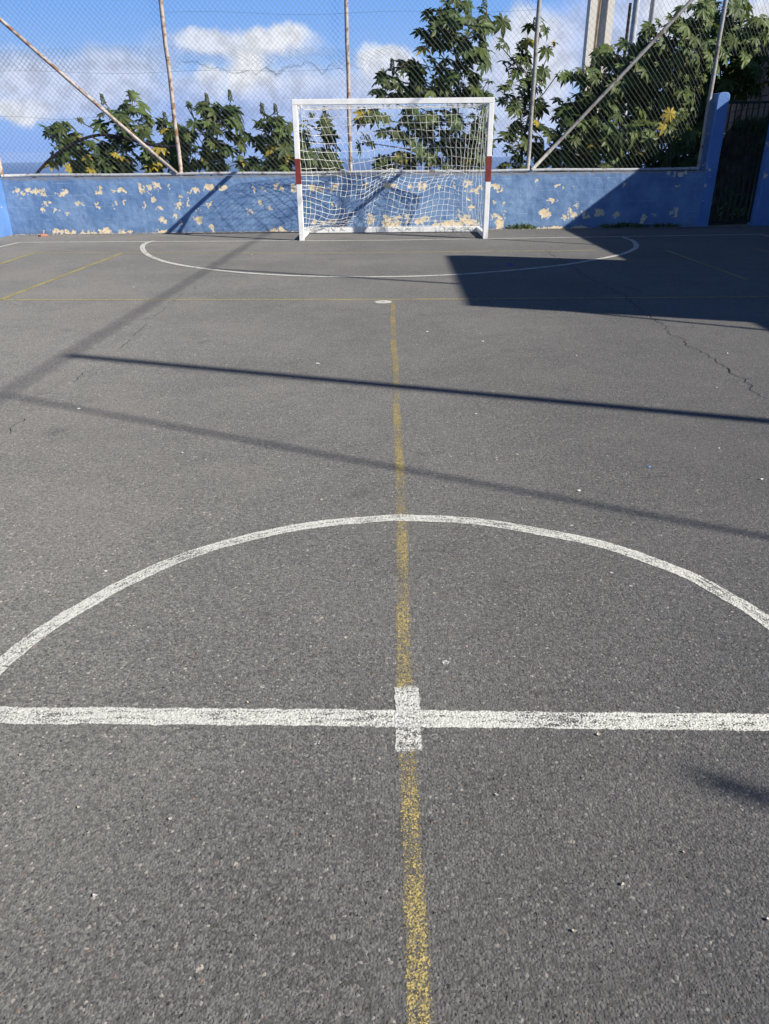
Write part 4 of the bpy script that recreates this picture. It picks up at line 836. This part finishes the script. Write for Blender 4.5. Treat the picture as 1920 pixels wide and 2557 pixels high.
# ------------------------------------------------------------------ building, fence and lamp along the right touchline (they cast the court's shadows)
def prism(prof, x0, x1):
    mb = MB(); n = len(prof); mb.v = [(x0, y, z) for y, z in prof] + [(x1, y, z) for y, z in prof]
    mb.f = [tuple(range(n - 1, -1, -1)), tuple(range(n, 2 * n))] + [(i, (i+1) % n, (i+1) % n + n, i + n) for i in range(n)]; return mb
BX = 7.5
bld = thing('clubhouse', 'long low building along the right touchline with a raised flat-roofed room', 'building', (BX, 5, 0))
def loc(mb): mb.v = [(x - BX, y - 5, z) for x, y, z in mb.v]; return mb
obj('wall', loc(prism([(-8, 0), (15.2, 0), (15.2, 3.43), (-8, 3.43)], BX, BX + 3.2)), m_plain('rendered_wall', (.55, .5, .43), .9, var=.12, scale=2), bld)
obj('roof_shadow_slab', loc(prism([(4.21, 3.43), (8.05, 3.43), (7.6, 5.225), (3.87, 5.22)], BX + .003, BX + .35)), m_plain('rendered_slab', (.58, .54, .47), .9, var=.12, scale=2), bld)  # thin unseen slab, outline shaped to cast the block's shadow on the court
mb = MB(); mb.box((BX - .03, 1.2, .02), (BX - .003, 2.15, 2.05)); obj('door', loc(mb), GATEM, bld)
for y in (-3, 4.5, 9.5):
    mb = MB(); mb.box((BX - .02, y, 1.5), (BX - .003, y + 1.2, 2.3)); obj('window', loc(mb), m_plain('dark_glass', (.03, .04, .05), .1), bld)
sf = thing('rooftop_fence', 'high pipe fence standing on the clubhouse roof edge', 'fence', (BX + .1, 3, 3.43))
def sfo(name, mb): mb.v = [(x - BX - .1, y - 3, z - 3.43) for x, y, z in mb.v]; return obj(name, mb, PIPE_G, sf)
FX = BX + .06
for (y0, z0, y1, z1, r) in ((1.32, 3.43, .47, 7.6, .05), (5.13, 5.23, 4.93, 7.6, .034), (9.93, 3.43, 10.5, 7.6, .032), (-.46, 3.43, -.51, 7.6, .018), (3.88, 3.43, 4.03, 4.75, .026), (-6, 3.43, -6, 7.6, .045)):
    mb = MB(); mb.tube([(FX, y0, z0), (FX, y1, z1)], r, 8); sfo('post', mb)
mb = MB(); mb.tube([(FX, -6.2, 7.6), (FX, 12, 7.6)], .016, 8); sfo('top_rail', mb)
lp = thing('floodlight_mast', 'grey floodlight mast beside the clubhouse', 'lamp', (7.3, -1.9, 0))
mb = MB(); mb.tube([(0, 0, 0), (0, 0, 4.95)], .026, 10); obj('mast', mb, PIPE_G, lp)
mb = MB(); mb.box((-.022, -.022, 4.9502), (.022, .022, 4.98)); obj('lamp_head', mb, PIPE_G, lp)

# ------------------------------------------------------------------ litter
def scrap(name, p, size, colr, label, cat, group=None, hgt=.012, rough=.8):
    mb = MB(); n = 7; vs = [(0, 0, hgt)]
    for k in range(n):
        a = 2 * math.pi * k / n; r = size * rng.uniform(.35, 1.25); vs.append((r * math.cos(a), r * math.sin(a) * .7, .004 + rng.uniform(0, hgt * .7)))
    mb.add(vs, [(0, 1 + k, 1 + (k + 1) % n) for k in range(n)])
    base = [(x, y, .0035) for x, y, _ in vs[1:]]
    mb.add(base, [tuple(range(n - 1, -1, -1))]); 
    for k in range(n): mb.f.append((1 + k, 8 + k, 8 + (k + 1) % n, 1 + (k + 1) % n))
    m = m_plain(name + '_matte', colr, rough, var=.15, scale=60)
    return tag(obj(name, mb, m, None, False, (p[0], p[1], 0)), label, cat, group)
scrap('tile_shard', (-6.515, 14.052), .085, (.42, .17, .11), 'broken terracotta shard on the ground by the left end of the wall', 'shard', hgt=.05)
scrap('bottle_cap', (1.383, 9.97), .04, (.03, .09, .45), 'blue cap lying in the building shadow near the penalty arc', 'cap', hgt=.02)
scrap('plastic_chip', (1.157, 3.217), .008, (.15, .38, .8), 'tiny light blue chip on the asphalt beyond the circle', 'litter', hgt=.008)
for k, p_ in enumerate([(.415, 3.995), (1.57, 3.459), (1.612, 3.078), (.77, 2.95), (1.95, 4.5), (1.25, 5.3), (.62, 5.75), (-1.9, 4.1), (-.6, 5.1), (.2, 6.1), (2.35, 5.35), (-3.0, 8.4), (-2.2, 11.2), (-1.1, 3.4)]):
    scrap('paper_scrap', p_, rng.uniform(.006, .013) * (1 if p_[1] < 6 else 1.5), (.68, .66, .6), 'tiny white scrap lying on the open asphalt', 'litter', 'white scraps strewn over the court', .006)
PEB = [(-.92, 1.42), (-.95, 1.36), (-.74, 1.2), (-.52, 1.17), (-.42, 1.56), (-.15, 1.13), (.45, 1.02), (.33, .92), (.6, 1.1), (.71, .95), (-.62, .98), (.22, 1.25), (-.85, 1.05), (-.28, .9), (.5, 1.45)]
for p_ in PEB:
    c_ = rng.choice(((.55, .45, .32), (.5, .47, .42), (.42, .36, .28)))
    scrap('pebble', p_, rng.uniform(.003, .0055), c_, 'small loose pebble on the near asphalt', 'pebble', 'loose pebbles on the near asphalt', .0035)
mb = MB()
for k in range(2600):
    s = rng.uniform(0, 13.8); o_ = -abs(rng.gauss(0, .08)) - .01
    if s < 1.1: o_ = -abs(rng.gauss(0, .2)) - .01
    p = wp(s, o_, .004); r = rng.uniform(.005, .018); a = rng.uniform(0, 6.28)
    mb.add([(p.x + r * math.cos(a + t), p.y + r * math.sin(a + t), .005 + rng.uniform(0, .006)) for t in (0, 2.0, 4.1)], [(0, 1, 2)])
stuff(obj('paint_flakes', mb, m_plain('fallen_paint', (.6, .55, .46), .9, var=.3, scale=30)), 'fallen flakes of plaster and paint along the foot of the wall')

# ------------------------------------------------------------------ air over the sea
if HAZE:
    t = NT('sea_haze'); pv = t.n('ShaderNodeVolumePrincipled'); pv.inputs['Color'].default_value = (*HAZEC, 1); pv.inputs['Density'].default_value = HAZE; pv.inputs['Anisotropy'].default_value = .0
    o_ = t.n('ShaderNodeOutputMaterial'); t.t.links.new(pv.outputs[0], o_.inputs['Volume'])
    mb = MB(); mb.box((-47000, -47000, -402), (47000, 47000, 30))
    stuff(obj('haze', mb, t.m), 'pale blue haze over the sea')
